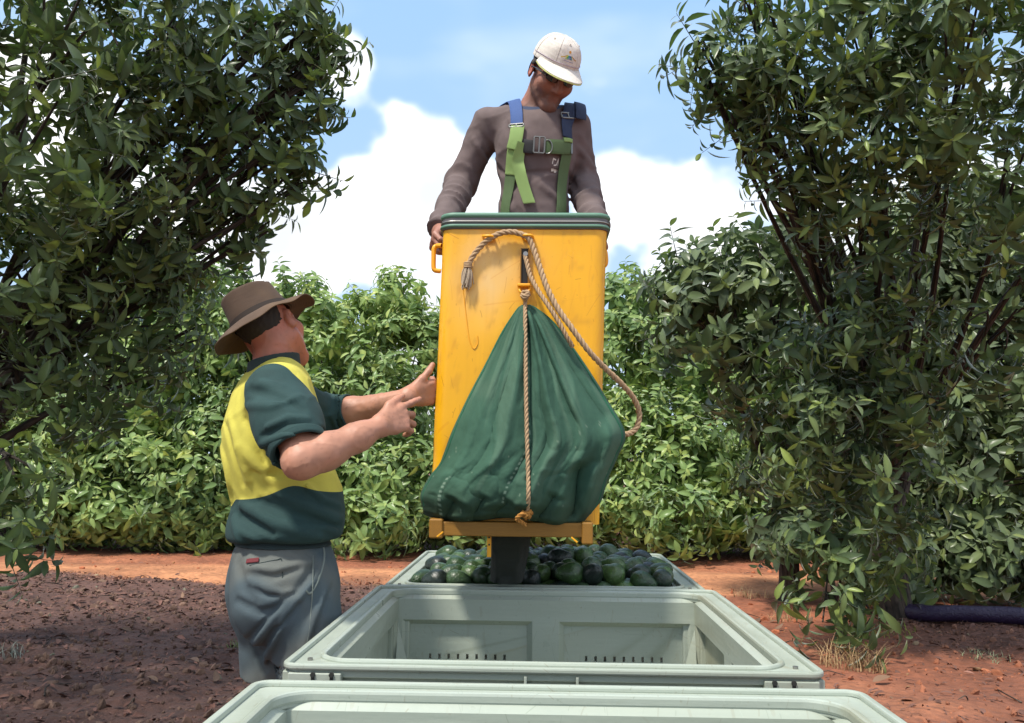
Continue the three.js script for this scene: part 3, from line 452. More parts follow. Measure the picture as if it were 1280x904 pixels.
// ------------------------------------------------------------------ bodies as smooth fields
const smin = (a, b, k) => { const h = k - Math.abs(a - b); return h <= 0 ? Math.min(a, b) : Math.min(a, b) - h * h / (4 * k); };
const smax = (a, b, k) => -smin(-a, -b, k);
function cone(a, b, ra, rb) { const dx = b.x - a.x, dy = b.y - a.y, dz = b.z - a.z, q = 1 / (dx * dx + dy * dy + dz * dz); return (x, y, z) => { const ex = x - a.x, ey = y - a.y, ez = z - a.z; let t = (ex * dx + ey * dy + ez * dz) * q; t = t < 0 ? 0 : t > 1 ? 1 : t; const fx = ex - dx * t, fy = ey - dy * t, fz = ez - dz * t; return Math.sqrt(fx * fx + fy * fy + fz * fz) - (ra + (rb - ra) * t); }; }
const ball = (c, r) => (x, y, z) => Math.hypot(x - c.x, y - c.y, z - c.z) - r;
function ell(c, X, Y, Z, rx, ry, rz) { return (x, y, z) => { const ex = x - c.x, ey = y - c.y, ez = z - c.z; const a = (ex * X.x + ey * X.y + ez * X.z), b = (ex * Y.x + ey * Y.y + ez * Y.z), d = (ex * Z.x + ey * Z.y + ez * Z.z); const k0 = Math.hypot(a / rx, b / ry, d / rz), k1 = Math.hypot(a / (rx * rx), b / (ry * ry), d / (rz * rz)); return k1 < 1e-9 ? -Math.min(rx, ry, rz) : k0 * (k0 - 1) / k1; }; }
const union = (k, ...f) => (x, y, z) => { let d = f[0](x, y, z); for (let i = 1; i < f.length; i++) d = smin(d, f[i](x, y, z), k); return d; };
const hard = (...f) => (x, y, z) => { let d = 1e9; for (const g of f) { const q = g(x, y, z); if (q < d) d = q; } return d; };
const grow = (f, r) => (x, y, z) => f(x, y, z) - r;
const half = (p, n) => (x, y, z) => (x - p.x) * n.x + (y - p.y) * n.y + (z - p.z) * n.z;      // inside where the plane's normal does not point
const cut = (f, ...planes) => (x, y, z) => { let d = f(x, y, z); for (const p of planes) d = Math.max(d, p(x, y, z)); return d; };
const minus = (f, g) => (x, y, z) => Math.max(f(x, y, z), -g(x, y, z));
// surface nets over the blocks that the surface can touch
function skin(f, lo, hi, h, slack = 1.5) {
  const B = 8, n = [0, 1, 2].map((k) => Math.ceil((hi.getComponent(k) - lo.getComponent(k)) / h / B) * B), nx = n[0] + 1, ny = n[1] + 1, nz = n[2] + 1, val = new Float32Array(nx * ny * nz).fill(9), act = [];
  const rad = B * h * 0.87 * slack;
  for (let bz = 0; bz < n[2]; bz += B) for (let by = 0; by < n[1]; by += B) for (let bx = 0; bx < n[0]; bx += B) if (Math.abs(f(lo.x + (bx + B / 2) * h, lo.y + (by + B / 2) * h, lo.z + (bz + B / 2) * h)) < rad) act.push([bx, by, bz]);
  for (const [bx, by, bz] of act) for (let k = 0; k <= B; k++) for (let j = 0; j <= B; j++) for (let i = 0; i <= B; i++) { const o = ((bz + k) * ny + by + j) * nx + bx + i; if (val[o] === 9) val[o] = f(lo.x + (bx + i) * h, lo.y + (by + j) * h, lo.z + (bz + k) * h); }
  const id = new Map(), pos = [], idx = [], E = [[0, 1], [2, 3], [4, 5], [6, 7], [0, 2], [1, 3], [4, 6], [5, 7], [0, 4], [1, 5], [2, 6], [3, 7]], c = new Float32Array(8), cell = (i, j, k) => (k * ny + j) * nx + i;
  const vert = (i, j, k) => {
    const key = cell(i, j, k); let v = id.get(key); if (v !== undefined) return v;
    for (let q = 0; q < 8; q++) c[q] = val[cell(i + (q & 1), j + (q >> 1 & 1), k + (q >> 2))];
    let sx = 0, sy = 0, sz = 0, m = 0;
    for (const [a, b] of E) if (c[a] < 0 !== c[b] < 0) { const t = c[a] / (c[a] - c[b]); sx += (a & 1) + ((b & 1) - (a & 1)) * t; sy += (a >> 1 & 1) + ((b >> 1 & 1) - (a >> 1 & 1)) * t; sz += (a >> 2) + ((b >> 2) - (a >> 2)) * t; m++; }
    v = pos.length / 3; m = m || 1; pos.push(lo.x + (i + sx / m) * h, lo.y + (j + sy / m) * h, lo.z + (k + sz / m) * h); id.set(key, v); return v;
  };
  const seen = new Uint8Array(nx * ny * nz);
  for (const [bx, by, bz] of act) for (let k = bz; k < bz + B; k++) for (let j = by; j < by + B; j++) for (let i = bx; i < bx + B; i++) {
    const o = cell(i, j, k), a = val[o] < 0; if (seen[o]) continue; seen[o] = 1;
    const quad = (p, q, r, s, flip) => flip ? idx.push(p, r, q, p, s, r) : idx.push(p, q, r, p, r, s);
    if (j > 0 && k > 0 && val[o + 1] !== 9 && a !== val[o + 1] < 0) quad(vert(i, j - 1, k - 1), vert(i, j, k - 1), vert(i, j, k), vert(i, j - 1, k), !a);
    if (i > 0 && k > 0 && val[o + nx] !== 9 && a !== val[o + nx] < 0) quad(vert(i - 1, j, k - 1), vert(i - 1, j, k), vert(i, j, k), vert(i, j, k - 1), !a);
    if (i > 0 && j > 0 && val[o + nx * ny] !== 9 && a !== val[o + nx * ny] < 0) quad(vert(i - 1, j - 1, k), vert(i, j - 1, k), vert(i, j, k), vert(i - 1, j, k), !a);
  }
  const g = new THREE.BufferGeometry(); g.setAttribute('position', new THREE.Float32BufferAttribute(pos, 3)); g.setIndex(idx); g.computeVertexNormals(); return metreUV(g);
}
// cut a mesh in two along the line where fn changes sign: [the part where fn < 0, the rest]
function split(g, fn) {
  const p = g.attributes.position, n = g.attributes.normal, src = g.index.array, val = new Float32Array(p.count); for (let i = 0; i < p.count; i++) val[i] = fn(p.getX(i), p.getY(i), p.getZ(i));
  const make = (s) => {
    const P = [], N = [], I = [], map = new Map();
    const old = (i) => { if (!map.has(i)) { map.set(i, P.length / 3); P.push(p.getX(i), p.getY(i), p.getZ(i)); N.push(n.getX(i), n.getY(i), n.getZ(i)); } return map.get(i); };
    const mid = (a, b) => { if (a > b) [a, b] = [b, a]; const key = a * 4194304 + b + 0.5; if (!map.has(key)) { const t = val[a] / (val[a] - val[b]); map.set(key, P.length / 3); P.push(lerp(p.getX(a), p.getX(b), t), lerp(p.getY(a), p.getY(b), t), lerp(p.getZ(a), p.getZ(b), t)); N.push(lerp(n.getX(a), n.getX(b), t), lerp(n.getY(a), n.getY(b), t), lerp(n.getZ(a), n.getZ(b), t)); } return map.get(key); };
    for (let f = 0; f < src.length; f += 3) {
      const t = [src[f], src[f + 1], src[f + 2]], out = [];
      for (let k = 0; k < 3; k++) { const a = t[k], b = t[(k + 1) % 3], ia = val[a] * s < 0, ib = val[b] * s < 0; if (ia) out.push(old(a)); if (ia !== ib) out.push(mid(a, b)); }
      for (let k = 1; k + 1 < out.length; k++) I.push(out[0], out[k], out[k + 1]);
    }
    const q = new THREE.BufferGeometry(); q.setAttribute('position', new THREE.Float32BufferAttribute(P, 3)); q.setAttribute('normal', new THREE.Float32BufferAttribute(N, 3)); q.setIndex(I); return metreUV(q);
  };
  return [make(1), make(-1)];
}
const roughen = (g, fn) => { const p = g.attributes.position, n = g.attributes.normal; for (let i = 0; i < p.count; i++) { const d = fn(p.getX(i), p.getY(i), p.getZ(i)); p.setXYZ(i, p.getX(i) + n.getX(i) * d, p.getY(i) + n.getY(i) * d, p.getZ(i) + n.getZ(i) * d); } g.computeVertexNormals(); return g; };
const pores = (x, y, z) => 0.00055 * noise(x * 95, y * 95, z * 95) + 0.0009 * fbm(x * 38, y * 38, z * 38, 2) + 0.0012 * Math.pow(1 - Math.abs(noise(x * 24 + 3, y * 24, z * 24)), 9);
const gradient = (f, p, e = 0.003) => V(f(p.x + e, p.y, p.z) - f(p.x - e, p.y, p.z), f(p.x, p.y + e, p.z) - f(p.x, p.y - e, p.z), f(p.x, p.y, p.z + e) - f(p.x, p.y, p.z - e)).normalize();
const settle = (f, p, off = 0) => { const q = p.clone(); for (let i = 0; i < 12; i++) { const d = f(q.x, q.y, q.z) - off; if (Math.abs(d) < 3e-4) break; q.addScaledVector(gradient(f, q, 0.008), -d * 0.9); } return q; };
// where the sight line through a place in the photograph meets a surface
const hit = (f, px, py, d0 = 1.7) => { const r = aim(px, py).normalize(), p = EYE.clone().addScaledVector(r, d0); for (let i = 0; i < 160; i++) { const d = f(p.x, p.y, p.z); if (d < 4e-4) return p; p.addScaledVector(r, Math.max(d * 0.7, 2e-4)); if (p.z < -4.2) break; } return null; };
// a crease along a line drawn on a surface: h > 0 a ridge, h < 0 a groove
function crease(f, line, w, h) {
  const pts = []; for (let i = 0; i + 1 < line.length; i++) for (let k = 0; k < 6; k++) { const q = hit(f, lerp(line[i][0], line[i + 1][0], k / 6), lerp(line[i][1], line[i + 1][1], k / 6)); if (q) pts.push(q); }
  const l = hit(f, ...line[line.length - 1]); if (l) pts.push(l);
  if (pts.length < 2) return () => 0;
  const segs = [], lo = pts[0].clone(), hi = pts[0].clone(); for (const p of pts) { lo.min(p); hi.max(p); } const m = w * 2.6; lo.addScalar(-m); hi.addScalar(m);
  for (let i = 0; i + 1 < pts.length; i++) if (pts[i].distanceTo(pts[i + 1]) > 1e-4) segs.push(cone(pts[i], pts[i + 1], 0, 0));
  const ends = [pts[0], pts[pts.length - 1]], fade = pts[0].distanceTo(pts[pts.length - 1]) * 0.3;
  return (x, y, z) => { if (x < lo.x || y < lo.y || z < lo.z || x > hi.x || y > hi.y || z > hi.z) return 0; let d = 9; for (const s of segs) { const q = s(x, y, z); if (q < d) d = q; } if (d > m) return 0; const e = Math.min(Math.hypot(x - ends[0].x, y - ends[0].y, z - ends[0].z), Math.hypot(x - ends[1].x, y - ends[1].y, z - ends[1].z)); return h * Math.exp(-d * d / (w * w)) * (0.35 + 0.65 * Math.min(1, e / fade)); };
}
// a flat band that lies on a surface, along a path of places near it
function band(f, path, width, off = 0.004, thick = 0.003, n = 40) {
  const c = curve(path, 0.4), rows = [];
  for (let i = 0; i <= n; i++) { const p = settle(f, c.getPointAt(i / n), off); rows.push(p); }
  const nrm = rows.map((p) => gradient(f, p, 0.012));
  return sheet(4, n, (u, v) => { const i = Math.round(v * n), t = rows[Math.min(i + 1, n)].clone().sub(rows[Math.max(i - 1, 0)]).normalize(), s = nrm[i].clone().cross(t).normalize(); const p = rows[i].clone().addScaledVector(s, (u - 0.5) * width); const q = settle(f, p, off); return q; }, thick);
}
// a head in its own axes: X to the person's left, Y up, Z ahead; the origin sits between the ears
function headField(c, X, Y, Z, s) {
  const P = (x, y, z) => V(x, y, z), e1 = V(1, 0, 0), e2 = V(0, 1, 0), e3 = V(0, 0, 1);
  const skull = union(0.03, ell(P(0, 0.045, -0.012), e1, e2, e3, 0.076, 0.085, 0.098), ell(P(0, -0.028, 0.030), e1, e2, e3, 0.060, 0.080, 0.064));
  const parts = [cone(P(0.052, -0.05, 0.0), P(0.012, -0.102, 0.066), 0.018, 0.020), cone(P(-0.052, -0.05, 0.0), P(-0.012, -0.102, 0.066), 0.018, 0.020), ball(P(0, -0.103, 0.076), 0.019), ball(P(0.043, -0.022, 0.062), 0.026), ball(P(-0.043, -0.022, 0.062), 0.026), cone(P(-0.042, 0.026, 0.078), P(0.042, 0.026, 0.078), 0.013, 0.013)];
  const nose = union(0.008, cone(P(0, 0.012, 0.090), P(0, -0.030, 0.110), 0.009, 0.013), ball(P(0.013, -0.034, 0.098), 0.009), ball(P(-0.013, -0.034, 0.098), 0.009));
  const lips = union(0.003, cone(P(-0.019, -0.066, 0.084), P(0.019, -0.066, 0.084), 0.006, 0.006), cone(P(-0.015, -0.075, 0.084), P(0.015, -0.075, 0.084), 0.007, 0.007));
  const sock = [ball(P(0.032, 0.006, 0.104), 0.018), ball(P(-0.032, 0.006, 0.104), 0.018)], eyes = [ball(P(0.031, 0.006, 0.080), 0.0125), ball(P(-0.031, 0.006, 0.080), 0.0125)];
  const ear = (g) => { const b = ell(P(g * 0.080, -0.004, -0.012), V(Math.cos(0.4), 0, -g * Math.sin(0.4)), e2, V(g * Math.sin(0.4), 0, Math.cos(0.4)), 0.009, 0.033, 0.020), h = ell(P(g * 0.089, -0.002, -0.006), e1, e2, e3, 0.006, 0.019, 0.011); return (x, y, z) => smax(b(x, y, z), -h(x, y, z), 0.006); };
  const ears = [ear(1), ear(-1)];
  return (wx, wy, wz) => {
    const ex = (wx - c.x) / s, ey = (wy - c.y) / s, ez = (wz - c.z) / s, x = ex * X.x + ey * X.y + ez * X.z, y = ex * Y.x + ey * Y.y + ez * Y.z, z = ex * Z.x + ey * Z.y + ez * Z.z;
    let d = skull(x, y, z); if (d > 0.09) return d * s;
    for (const p of parts) d = smin(d, p(x, y, z), 0.028);
    for (const q of sock) d = smax(d, -q(x, y, z), 0.016);
    d = smin(d, nose(x, y, z), 0.010); d = smin(d, lips(x, y, z), 0.006); for (const q of eyes) d = smin(d, q(x, y, z), 0.003);
    for (const q of ears) d = smin(d, q(x, y, z), 0.006);
    return d * s;
  };
}
// a hand: dir towards the knuckles, back out of the back of the hand, side towards the thumb; bend lists three angles for each finger, splay its sideways lean
function handField(w, dir, back, side, s, bend, splay, thumb) {
  dir = dir.clone().normalize(); side = side.clone().addScaledVector(dir, -side.dot(dir)).normalize(); back = back.clone().addScaledVector(dir, -back.dot(dir)).addScaledVector(side, -back.dot(side)).normalize();
  const at3 = (d, sd, b) => w.clone().addScaledVector(dir, d * s).addScaledVector(side, sd * s).addScaledVector(back, b * s);
  const off = [0.030, 0.010, -0.011, -0.029], kn = [0.092, 0.096, 0.091, 0.082], len = [[0.042, 0.025, 0.021], [0.046, 0.029, 0.023], [0.043, 0.027, 0.022], [0.033, 0.020, 0.019]], rad = [0.0098, 0.0100, 0.0094, 0.0083];
  const palm = [], fingers = [], tips = [];
  for (let i = 0; i < 4; i++) {
    palm.push(cone(at3(0.004, off[i] * 0.55, -0.002), at3(kn[i], off[i], 0), 0.0155 * s, 0.0118 * s));
    let p = at3(kn[i], off[i], 0), a = 0; const chain = [];
    for (let j = 0; j < 3; j++) { a += bend[i][j] * Math.PI / 180; const u = dir.clone().multiplyScalar(Math.cos(a)).addScaledVector(back, -Math.sin(a)).addScaledVector(side, splay[i] * Math.max(0, Math.cos(a))).normalize(), q = p.clone().addScaledVector(u, len[i][j] * s); const r = rad[i] * s; chain.push(cone(p, q, r * (1 - 0.07 * j) * (j ? 1.02 : 1.06), r * (0.95 - 0.09 * j))); p = q; }
    tips.push(p); fingers.push(union(0.004, ...chain));
  }
  palm.push(cone(at3(0.045, -0.020, -0.008), at3(0.045, 0.018, -0.008), 0.014 * s, 0.014 * s));
  const t0 = at3(0.022, 0.022, -0.008), td = (v) => dir.clone().multiplyScalar(v[0]).addScaledVector(side, v[1]).addScaledVector(back, v[2]).normalize();
  const t1 = t0.clone().addScaledVector(td(thumb[0]), 0.044 * s), t2 = t1.clone().addScaledVector(td(thumb[1]), 0.034 * s), t3 = t2.clone().addScaledVector(td(thumb[2]), 0.027 * s);
  const th = union(0.006, cone(t0, t1, 0.016 * s, 0.0125 * s), cone(t1, t2, 0.0120 * s, 0.0105 * s), cone(t2, t3, 0.0105 * s, 0.0085 * s));
  const P = union(0.014, ...palm);
  return (x, y, z) => { let d = P(x, y, z); if (d > 0.18) return d - 0.11; d = smin(d, th(x, y, z), 0.012); let f = 1e9; for (const q of fingers) f = Math.min(f, q(x, y, z)); return smin(d, f, 0.007); };
}
const MP = {
  skinA: phy('reddened skin', { color: 0xffffff, vertexColors: true, roughness: 0.52 }),
  greenShirt: std('bottle green cotton', { color: C(0.017, 0.052, 0.050), roughness: 0.88, bumpMap: repeat(T.cloth, 5), bumpScale: 0.0005, map: repeat(T.mottle, 2.2) }),
  yellowShirt: std('bright yellow cotton', { color: C(0.60, 0.54, 0.085), roughness: 0.85, bumpMap: repeat(T.cloth, 5), bumpScale: 0.0005, map: repeat(T.mottle, 2.0) }),
  collar: std('dark collar', { color: C(0.020, 0.035, 0.035), roughness: 0.9 }),
  shorts: std('worn grey green drill', { color: 0xffffff, vertexColors: true, roughness: 0.9, bumpMap: repeat(T.cloth, 5), bumpScale: 0.0006 }),
  seam: std('stitching', { color: C(0.17, 0.20, 0.18), roughness: 0.9 }),
  red: std('dark red label', { color: C(0.13, 0.015, 0.02), roughness: 0.8 }),
  felt: std('brown felt', { color: 0xffffff, vertexColors: true, roughness: 0.95, bumpMap: repeat(T.mottle, 3), bumpScale: 0.0015 }),
  feltDark: std('dark hat band', { color: C(0.035, 0.024, 0.018), roughness: 0.9 }),
  hair: std('dark hair', { color: C(0.018, 0.013, 0.010), roughness: 0.75 }),
  boots: std('boot leather', { color: C(0.10, 0.06, 0.035), roughness: 0.8 }),
  brownShirt: std('grey brown jersey', { color: C(0.150, 0.112, 0.108), roughness: 0.92, bumpMap: repeat(T.cloth, 5), bumpScale: 0.0004, map: repeat(T.mottle, 2.4) }),
  darkTrousers: std('dark trousers', { color: C(0.03, 0.035, 0.04), roughness: 0.9 }),
  capWhite: std('cream cap cotton', { color: C(0.74, 0.69, 0.62), roughness: 0.9, bumpMap: repeat(T.cloth, 8), bumpScale: 0.0004, map: repeat(T.mottle, 3) }),
  blue: std('blue webbing', { color: C(0.035, 0.085, 0.25), roughness: 0.75, bumpMap: repeat(T.cloth, 9), bumpScale: 0.0006 }),
  navy: std('navy webbing', { color: C(0.016, 0.030, 0.075), roughness: 0.75, bumpMap: repeat(T.cloth, 9), bumpScale: 0.0006 }),
  lime: std('lime webbing', { color: C(0.25, 0.38, 0.12), roughness: 0.75, bumpMap: repeat(T.cloth, 9), bumpScale: 0.0006 }),
  olive: std('olive webbing', { color: C(0.085, 0.14, 0.055), roughness: 0.8, bumpMap: repeat(T.cloth, 9), bumpScale: 0.0006 }),
  black: std('black webbing', { color: C(0.014, 0.014, 0.016), roughness: 0.7 }),
  buckle: std('grey buckle metal', { color: C(0.20, 0.20, 0.19), roughness: 0.35, metalness: 0.8 }),
  lens: phy('dark lens', { color: C(0.01, 0.01, 0.012), roughness: 0.12, clearcoat: 1, clearcoatRoughness: 0.05 }),
};

// ------------------------------------------------------------------ the man in the yellow and green shirt
{
  const phi = 65 * Math.PI / 180, Fd = V(Math.sin(phi), 0, -Math.cos(phi)), Rd = V(Math.cos(phi), 0, Math.sin(phi)), Up = V(0, 1, 0);
  const Cn = V(at(352, 560, 2.55).x, 0, -2.55), L = (f, u, r) => Cn.clone().addScaledVector(Fd, f).addScaledVector(Up, u).addScaledVector(Rd, r);
  const man = thing('person', 'man in brown hat and yellow and green shirt, pushing the bucket side', 'person', Cn.clone());
  const E = (f, u, r, a, b, c) => ell(L(f, u, r), Fd, Up, Rd, a, b, c);
  // joints
  const SR = L(-0.045, 1.455, 0.165), SL = L(0.03, 1.455, -0.165);
  const ER = at(379, 575, 2.24), WR = at(474, 533, 2.36), EL = at(408, 524, 2.88), WL = at(509, 497, 2.775);
  const HC = at(339, 414, 2.55), NB = L(-0.02, 1.49, 0);
  const hphi = 9 * Math.PI / 180; let hF = V(Math.sin(hphi), 0.16, -Math.cos(hphi)).normalize(); let hX = V(-Math.cos(hphi), 0, -Math.sin(hphi)); // X: his left
  hX.applyAxisAngle(hF, -0.57).normalize(); hX.addScaledVector(hF, -hX.dot(hF)).normalize(); const hY = hF.clone().cross(hX).normalize();
  const head = headField(HC, hX, hY, hF, 1.0), hp = (x, y, z) => HC.clone().addScaledVector(hX, x).addScaledVector(hY, y).addScaledVector(hF, z);
  // bare body
  const hipR = L(0.02, 0.90, 0.09), hipL = L(0.01, 0.90, -0.09), kR = L(0.13, 0.50, 0.105), kL = L(0.02, 0.50, -0.10), aR = L(0.07, 0.09, 0.11), aL = L(-0.03, 0.09, -0.11);
  const trunk = union(0.06, E(0.0, 1.31, 0, 0.115, 0.20, 0.165), E(0.03, 1.10, 0, 0.125, 0.18, 0.150), E(-0.01, 0.94, 0, 0.12, 0.12, 0.16), cone(L(-0.01, 1.45, -0.13), L(-0.01, 1.45, 0.13), 0.055, 0.055), cone(hipR, kR, 0.085, 0.056), cone(kR, aR, 0.058, 0.038), cone(hipL, kL, 0.085, 0.056), cone(kL, aL, 0.058, 0.038), cone(SR, ER, 0.058, 0.046), cone(SL, EL, 0.058, 0.046));
  const calf = union(0.03, cone(kR.clone().lerp(aR, 0.1).addScaledVector(Fd, -0.02), kR.clone().lerp(aR, 0.5).addScaledVector(Fd, -0.02), 0.052, 0.045), cone(kL.clone().lerp(aL, 0.1).addScaledVector(Fd, -0.02), kL.clone().lerp(aL, 0.5).addScaledVector(Fd, -0.02), 0.052, 0.045), cone(aR, L(0.23, 0.03, 0.13), 0.045, 0.03), cone(aL, L(0.13, 0.03, -0.13), 0.045, 0.03));
  const mid = (a, b, t, d, k) => a.clone().lerp(b, t).addScaledVector(d, k);
  const foreR = union(0.03, cone(ER, mid(ER, WR, 0.28, Up, -0.004), 0.043, 0.047), cone(mid(ER, WR, 0.28, Up, -0.004), mid(ER, WR, 0.72, Up, -0.004), 0.047, 0.035), cone(mid(ER, WR, 0.7, Up, -0.004), WR, 0.036, 0.027), ball(ER.clone().add(V(-0.016, -0.010, 0.01)), 0.035));
  const foreL = union(0.03, cone(EL, mid(EL, WL, 0.3, Up, 0), 0.045, 0.050), cone(mid(EL, WL, 0.3, Up, 0), WL, 0.049, 0.029));
  // right hand hangs open in front of the bucket, first finger out
  const kRt = at(505, 522, 2.43), dR = kRt.clone().sub(WR).normalize();
  const handR = handField(WR.clone().addScaledVector(dR, 0.006), dR, V(-0.10, 0.60, 0.79), V(0.30, 0.76, -0.58), 1.0, [[0, 8, 6], [22, 34, 22], [26, 40, 26], [30, 42, 28]], [0.08, -0.22, -0.42, -0.55], [[0.80, 0.55, 0.05], [0.96, 0.26, 0.05], [0.98, 0.18, -0.02]]);
  // left hand flat against the side of the bucket, thumb up
  const bxl = lerp(bBL.x, bTL.x, 0.45), kLt = V(bxl - 0.011, at(533, 489, 2.80).y, -2.840), dL = kLt.clone().sub(WL).normalize();
  const handL = handField(WL.clone().addScaledVector(dL, 0.006), dL, V(-0.66, 0.18, 0.70), V(0.08, 0.97, 0.12), 1.06, [[52, 8, 6], [50, 8, 6], [50, 8, 6], [50, 8, 6]], [0.03, 0.0, -0.02, -0.05], [[0.80, 0.58, 0.10], [0.80, 0.60, 0.0], [0.72, 0.68, -0.16]]);
  const neck = union(0.03, cone(hp(0, -0.03, -0.020), NB, 0.054, 0.062), cone(hp(0, -0.05, -0.040), L(-0.04, 1.48, 0), 0.046, 0.060));
  const bodyF = (x, y, z) => { let d = trunk(x, y, z); d = smin(d, calf(x, y, z), 0.03); let n = smin(neck(x, y, z), head(x, y, z), 0.030); d = smin(d, n, 0.03); let a = smin(foreR(x, y, z), handR(x, y, z), 0.020); d = smin(d, a, 0.025); a = smin(foreL(x, y, z), handL(x, y, z), 0.020); return smin(d, a, 0.025); };
  const lo = V(-1.15, 0.0, -3.12), hi = V(-0.28, 1.84, -2.0);
  const body = roughen(skin(bodyF, lo, hi, 0.0042, 1.7), pores);
  paint(body, (x, y, z) => {
    const n = fbm(x * 30, y * 30, z * 30, 3), p = V(x, y, z); let c = [0.43, 0.205, 0.130];
    const red = [0.39, 0.130, 0.080], nk = sstep(p.distanceTo(HC), 0.35, 0.16); c = c.map((q, k) => lerp(q, red[k], clamp(nk * 0.75 + 0.35 * n, 0, 1)));
    const tip = sstep(x, at(500, 520, 2.4).x, at(530, 520, 2.4).x) * sstep(z, -2.7, -2.5) * 0.35; c = c.map((q, k) => lerp(q, [0.48, 0.18, 0.14][k], tip));
    const spot = noise(x * 160, y * 160, z * 160) > 0.66 ? 0.84 : 1; return c.map((q) => q * spot * (1 + 0.26 * n));
  });
  mesh('body', body, MP.skinA, man);
  // shirt: loose torso, rolled sleeves
  const cuffR = SR.clone().lerp(ER, 0.84), cuffL = SL.clone().lerp(EL, 1.02);
  const dSR = ER.clone().sub(SR).normalize(), dSL = WL.clone().sub(EL).normalize();
  const cuffL2 = EL.clone().addScaledVector(dSL, 0.10);
  const torso = union(0.07, E(-0.012, 1.32, 0.0, 0.137, 0.20, 0.185), E(0.028, 1.13, 0, 0.158, 0.20, 0.180), E(0.012, 1.045, 0, 0.150, 0.085, 0.182), cone(L(-0.015, 1.462, -0.14), L(-0.015, 1.462, 0.14), 0.068, 0.068), cone(L(-0.025, 1.505, -0.06), L(-0.025, 1.505, 0.06), 0.060, 0.060), E(-0.085, 1.34, 0, 0.075, 0.16, 0.15));
  const slR0 = union(0.04, cone(SR, SR.clone().lerp(ER, 0.5), 0.087, 0.086), cone(SR.clone().lerp(ER, 0.45), ER, 0.085, 0.068)), slL0 = union(0.04, cone(SL, EL, 0.088, 0.074), cone(EL, cuffL2, 0.072, 0.064));
  const sleeveCut = (x, y, z) => Math.max(slR0(x, y, z), half(cuffR, dSR)(x, y, z) - 0.004 * noise(x * 14, y * 14, z * 14), half(SR.clone().lerp(ER, 0.66), dSR)(x, y, z) > 0 ? -(armSkin(x, y, z) - 0.014) : -1);
  const armSkin = union(0.02, cone(SR, ER, 0.058, 0.046), foreR), armSkinL = union(0.02, cone(SL, EL, 0.058, 0.046), foreL);
  const sleeveCutL = (x, y, z) => Math.max(slL0(x, y, z) - ringsL(x, y, z), half(cuffL2, dSL)(x, y, z), half(EL.clone().addScaledVector(dSL, 0.04), dSL)(x, y, z) > 0 ? -(armSkinL(x, y, z) - 0.010) : -1);
  const ringsL = (x, y, z) => { const t = (x - EL.x) * dSL.x + (y - EL.y) * dSL.y + (z - EL.z) * dSL.z; return 0.003 * Math.sin(t * 170 + 4 * noise(x * 20, y * 20, z * 20)); };
  const base0 = (x, y, z) => smin(torso(x, y, z), Math.min(slR0(x, y, z), slL0(x, y, z)), 0.03);
  const folds = [                                    // where the cloth is creased, seen from the track
    [[[279, 522], [288, 560], [302, 606]], 0.008, -0.013], [[[287, 520], [298, 560], [310, 600]], 0.011, 0.009], [[[277, 560], [286, 600], [290, 625]], 0.012, 0.010], [[[300, 560], [345, 605]], 0.018, 0.010], [[[318, 590], [370, 597], [415, 585]], 0.012, -0.010], [[[375, 600], [405, 625], [424, 632]], 0.010, 0.010],
    [[[303, 632], [345, 655], [400, 672]], 0.014, 0.016], [[[302, 645], [340, 668]], 0.010, -0.014], [[[325, 626], [370, 645], [420, 660]], 0.010, -0.011], [[[345, 616], [390, 636], [425, 650]], 0.014, 0.014], [[[292, 650], [300, 678]], 0.014, 0.014], [[[297, 662], [330, 682]], 0.010, 0.010], [[[395, 655], [428, 668]], 0.012, 0.010],
    [[[334, 534], [360, 522], [384, 524]], 0.008, 0.013], [[[328, 545], [356, 534], [383, 534]], 0.007, -0.011], [[[326, 556], [352, 545], [380, 545]], 0.008, 0.011], [[[326, 566], [350, 557], [376, 556]], 0.007, -0.009], [[[312, 488], [345, 496], [378, 512]], 0.014, -0.007], [[[308, 508], [340, 508], [375, 496]], 0.012, 0.008], [[[306, 525], [322, 555], [332, 576]], 0.010, -0.011], [[[318, 478], [350, 482]], 0.016, 0.005], [[[335, 575], [352, 585]], 0.008, 0.009],
  ].map(([l, w, h]) => crease(base0, l, w * 0.85, h * 2.0));
  const creep = (x, y, z) => 0.008 * fbm(x * 5, y * 8, z * 5, 2) + 0.0035 * Math.pow(1 - Math.abs(noise(x * 9 + y * 6, y * 11 - x * 6, z * 9)), 5) - 0.0015;
  const wrinkle = (x, y, z) => { let s = creep(x, y, z); for (const f of folds) s += f(x, y, z); return s; };
  const whole = (x, y, z) => { const d = smin(torso(x, y, z), Math.min(sleeveCut(x, y, z), sleeveCutL(x, y, z)), 0.030); return d > 0.08 ? d - 0.02 : d - wrinkle(x, y, z); };
  const hem = (x, y, z) => (1.035 + 0.016 * noise(x * 9, 1, z * 9)) - y;
  const shirtF = (x, y, z) => {
    let d = whole(x, y, z); d = smax(d, hem(x, y, z), 0.02);
    d = Math.max(d, -(neck(x, y, z) - 0.010));
    return d;
  };
  const shirt = skin(shirtF, V(-1.2, 0.98, -3.05), V(-0.42, 1.62, -2.0), 0.0055, 1.8);
  // the yellow panels end at the armholes and a hand above the belt
  const armR = (x, y, z) => slR0(x, y, z) - torso(x, y, z), armL = (x, y, z) => slL0(x, y, z) - torso(x, y, z);
  const beltLine = (x, y, z) => { const [px, py] = toPx(V(x, y, z)); return 1.166 + 0.012 * Math.sin((x + 0.75) * 14) + 0.020 * Math.exp(-(((px - 366) / 24) ** 2)) - 0.030 * sstep(px, 296, 286) - y; };
  const [yel, grn] = split(shirt, (x, y, z) => Math.max(-Math.min(armR(x, y, z) + 0.028, armL(x, y, z) + 0.02), beltLine(x, y, z)));
  mesh('shirt', grn, MP.greenShirt, man);
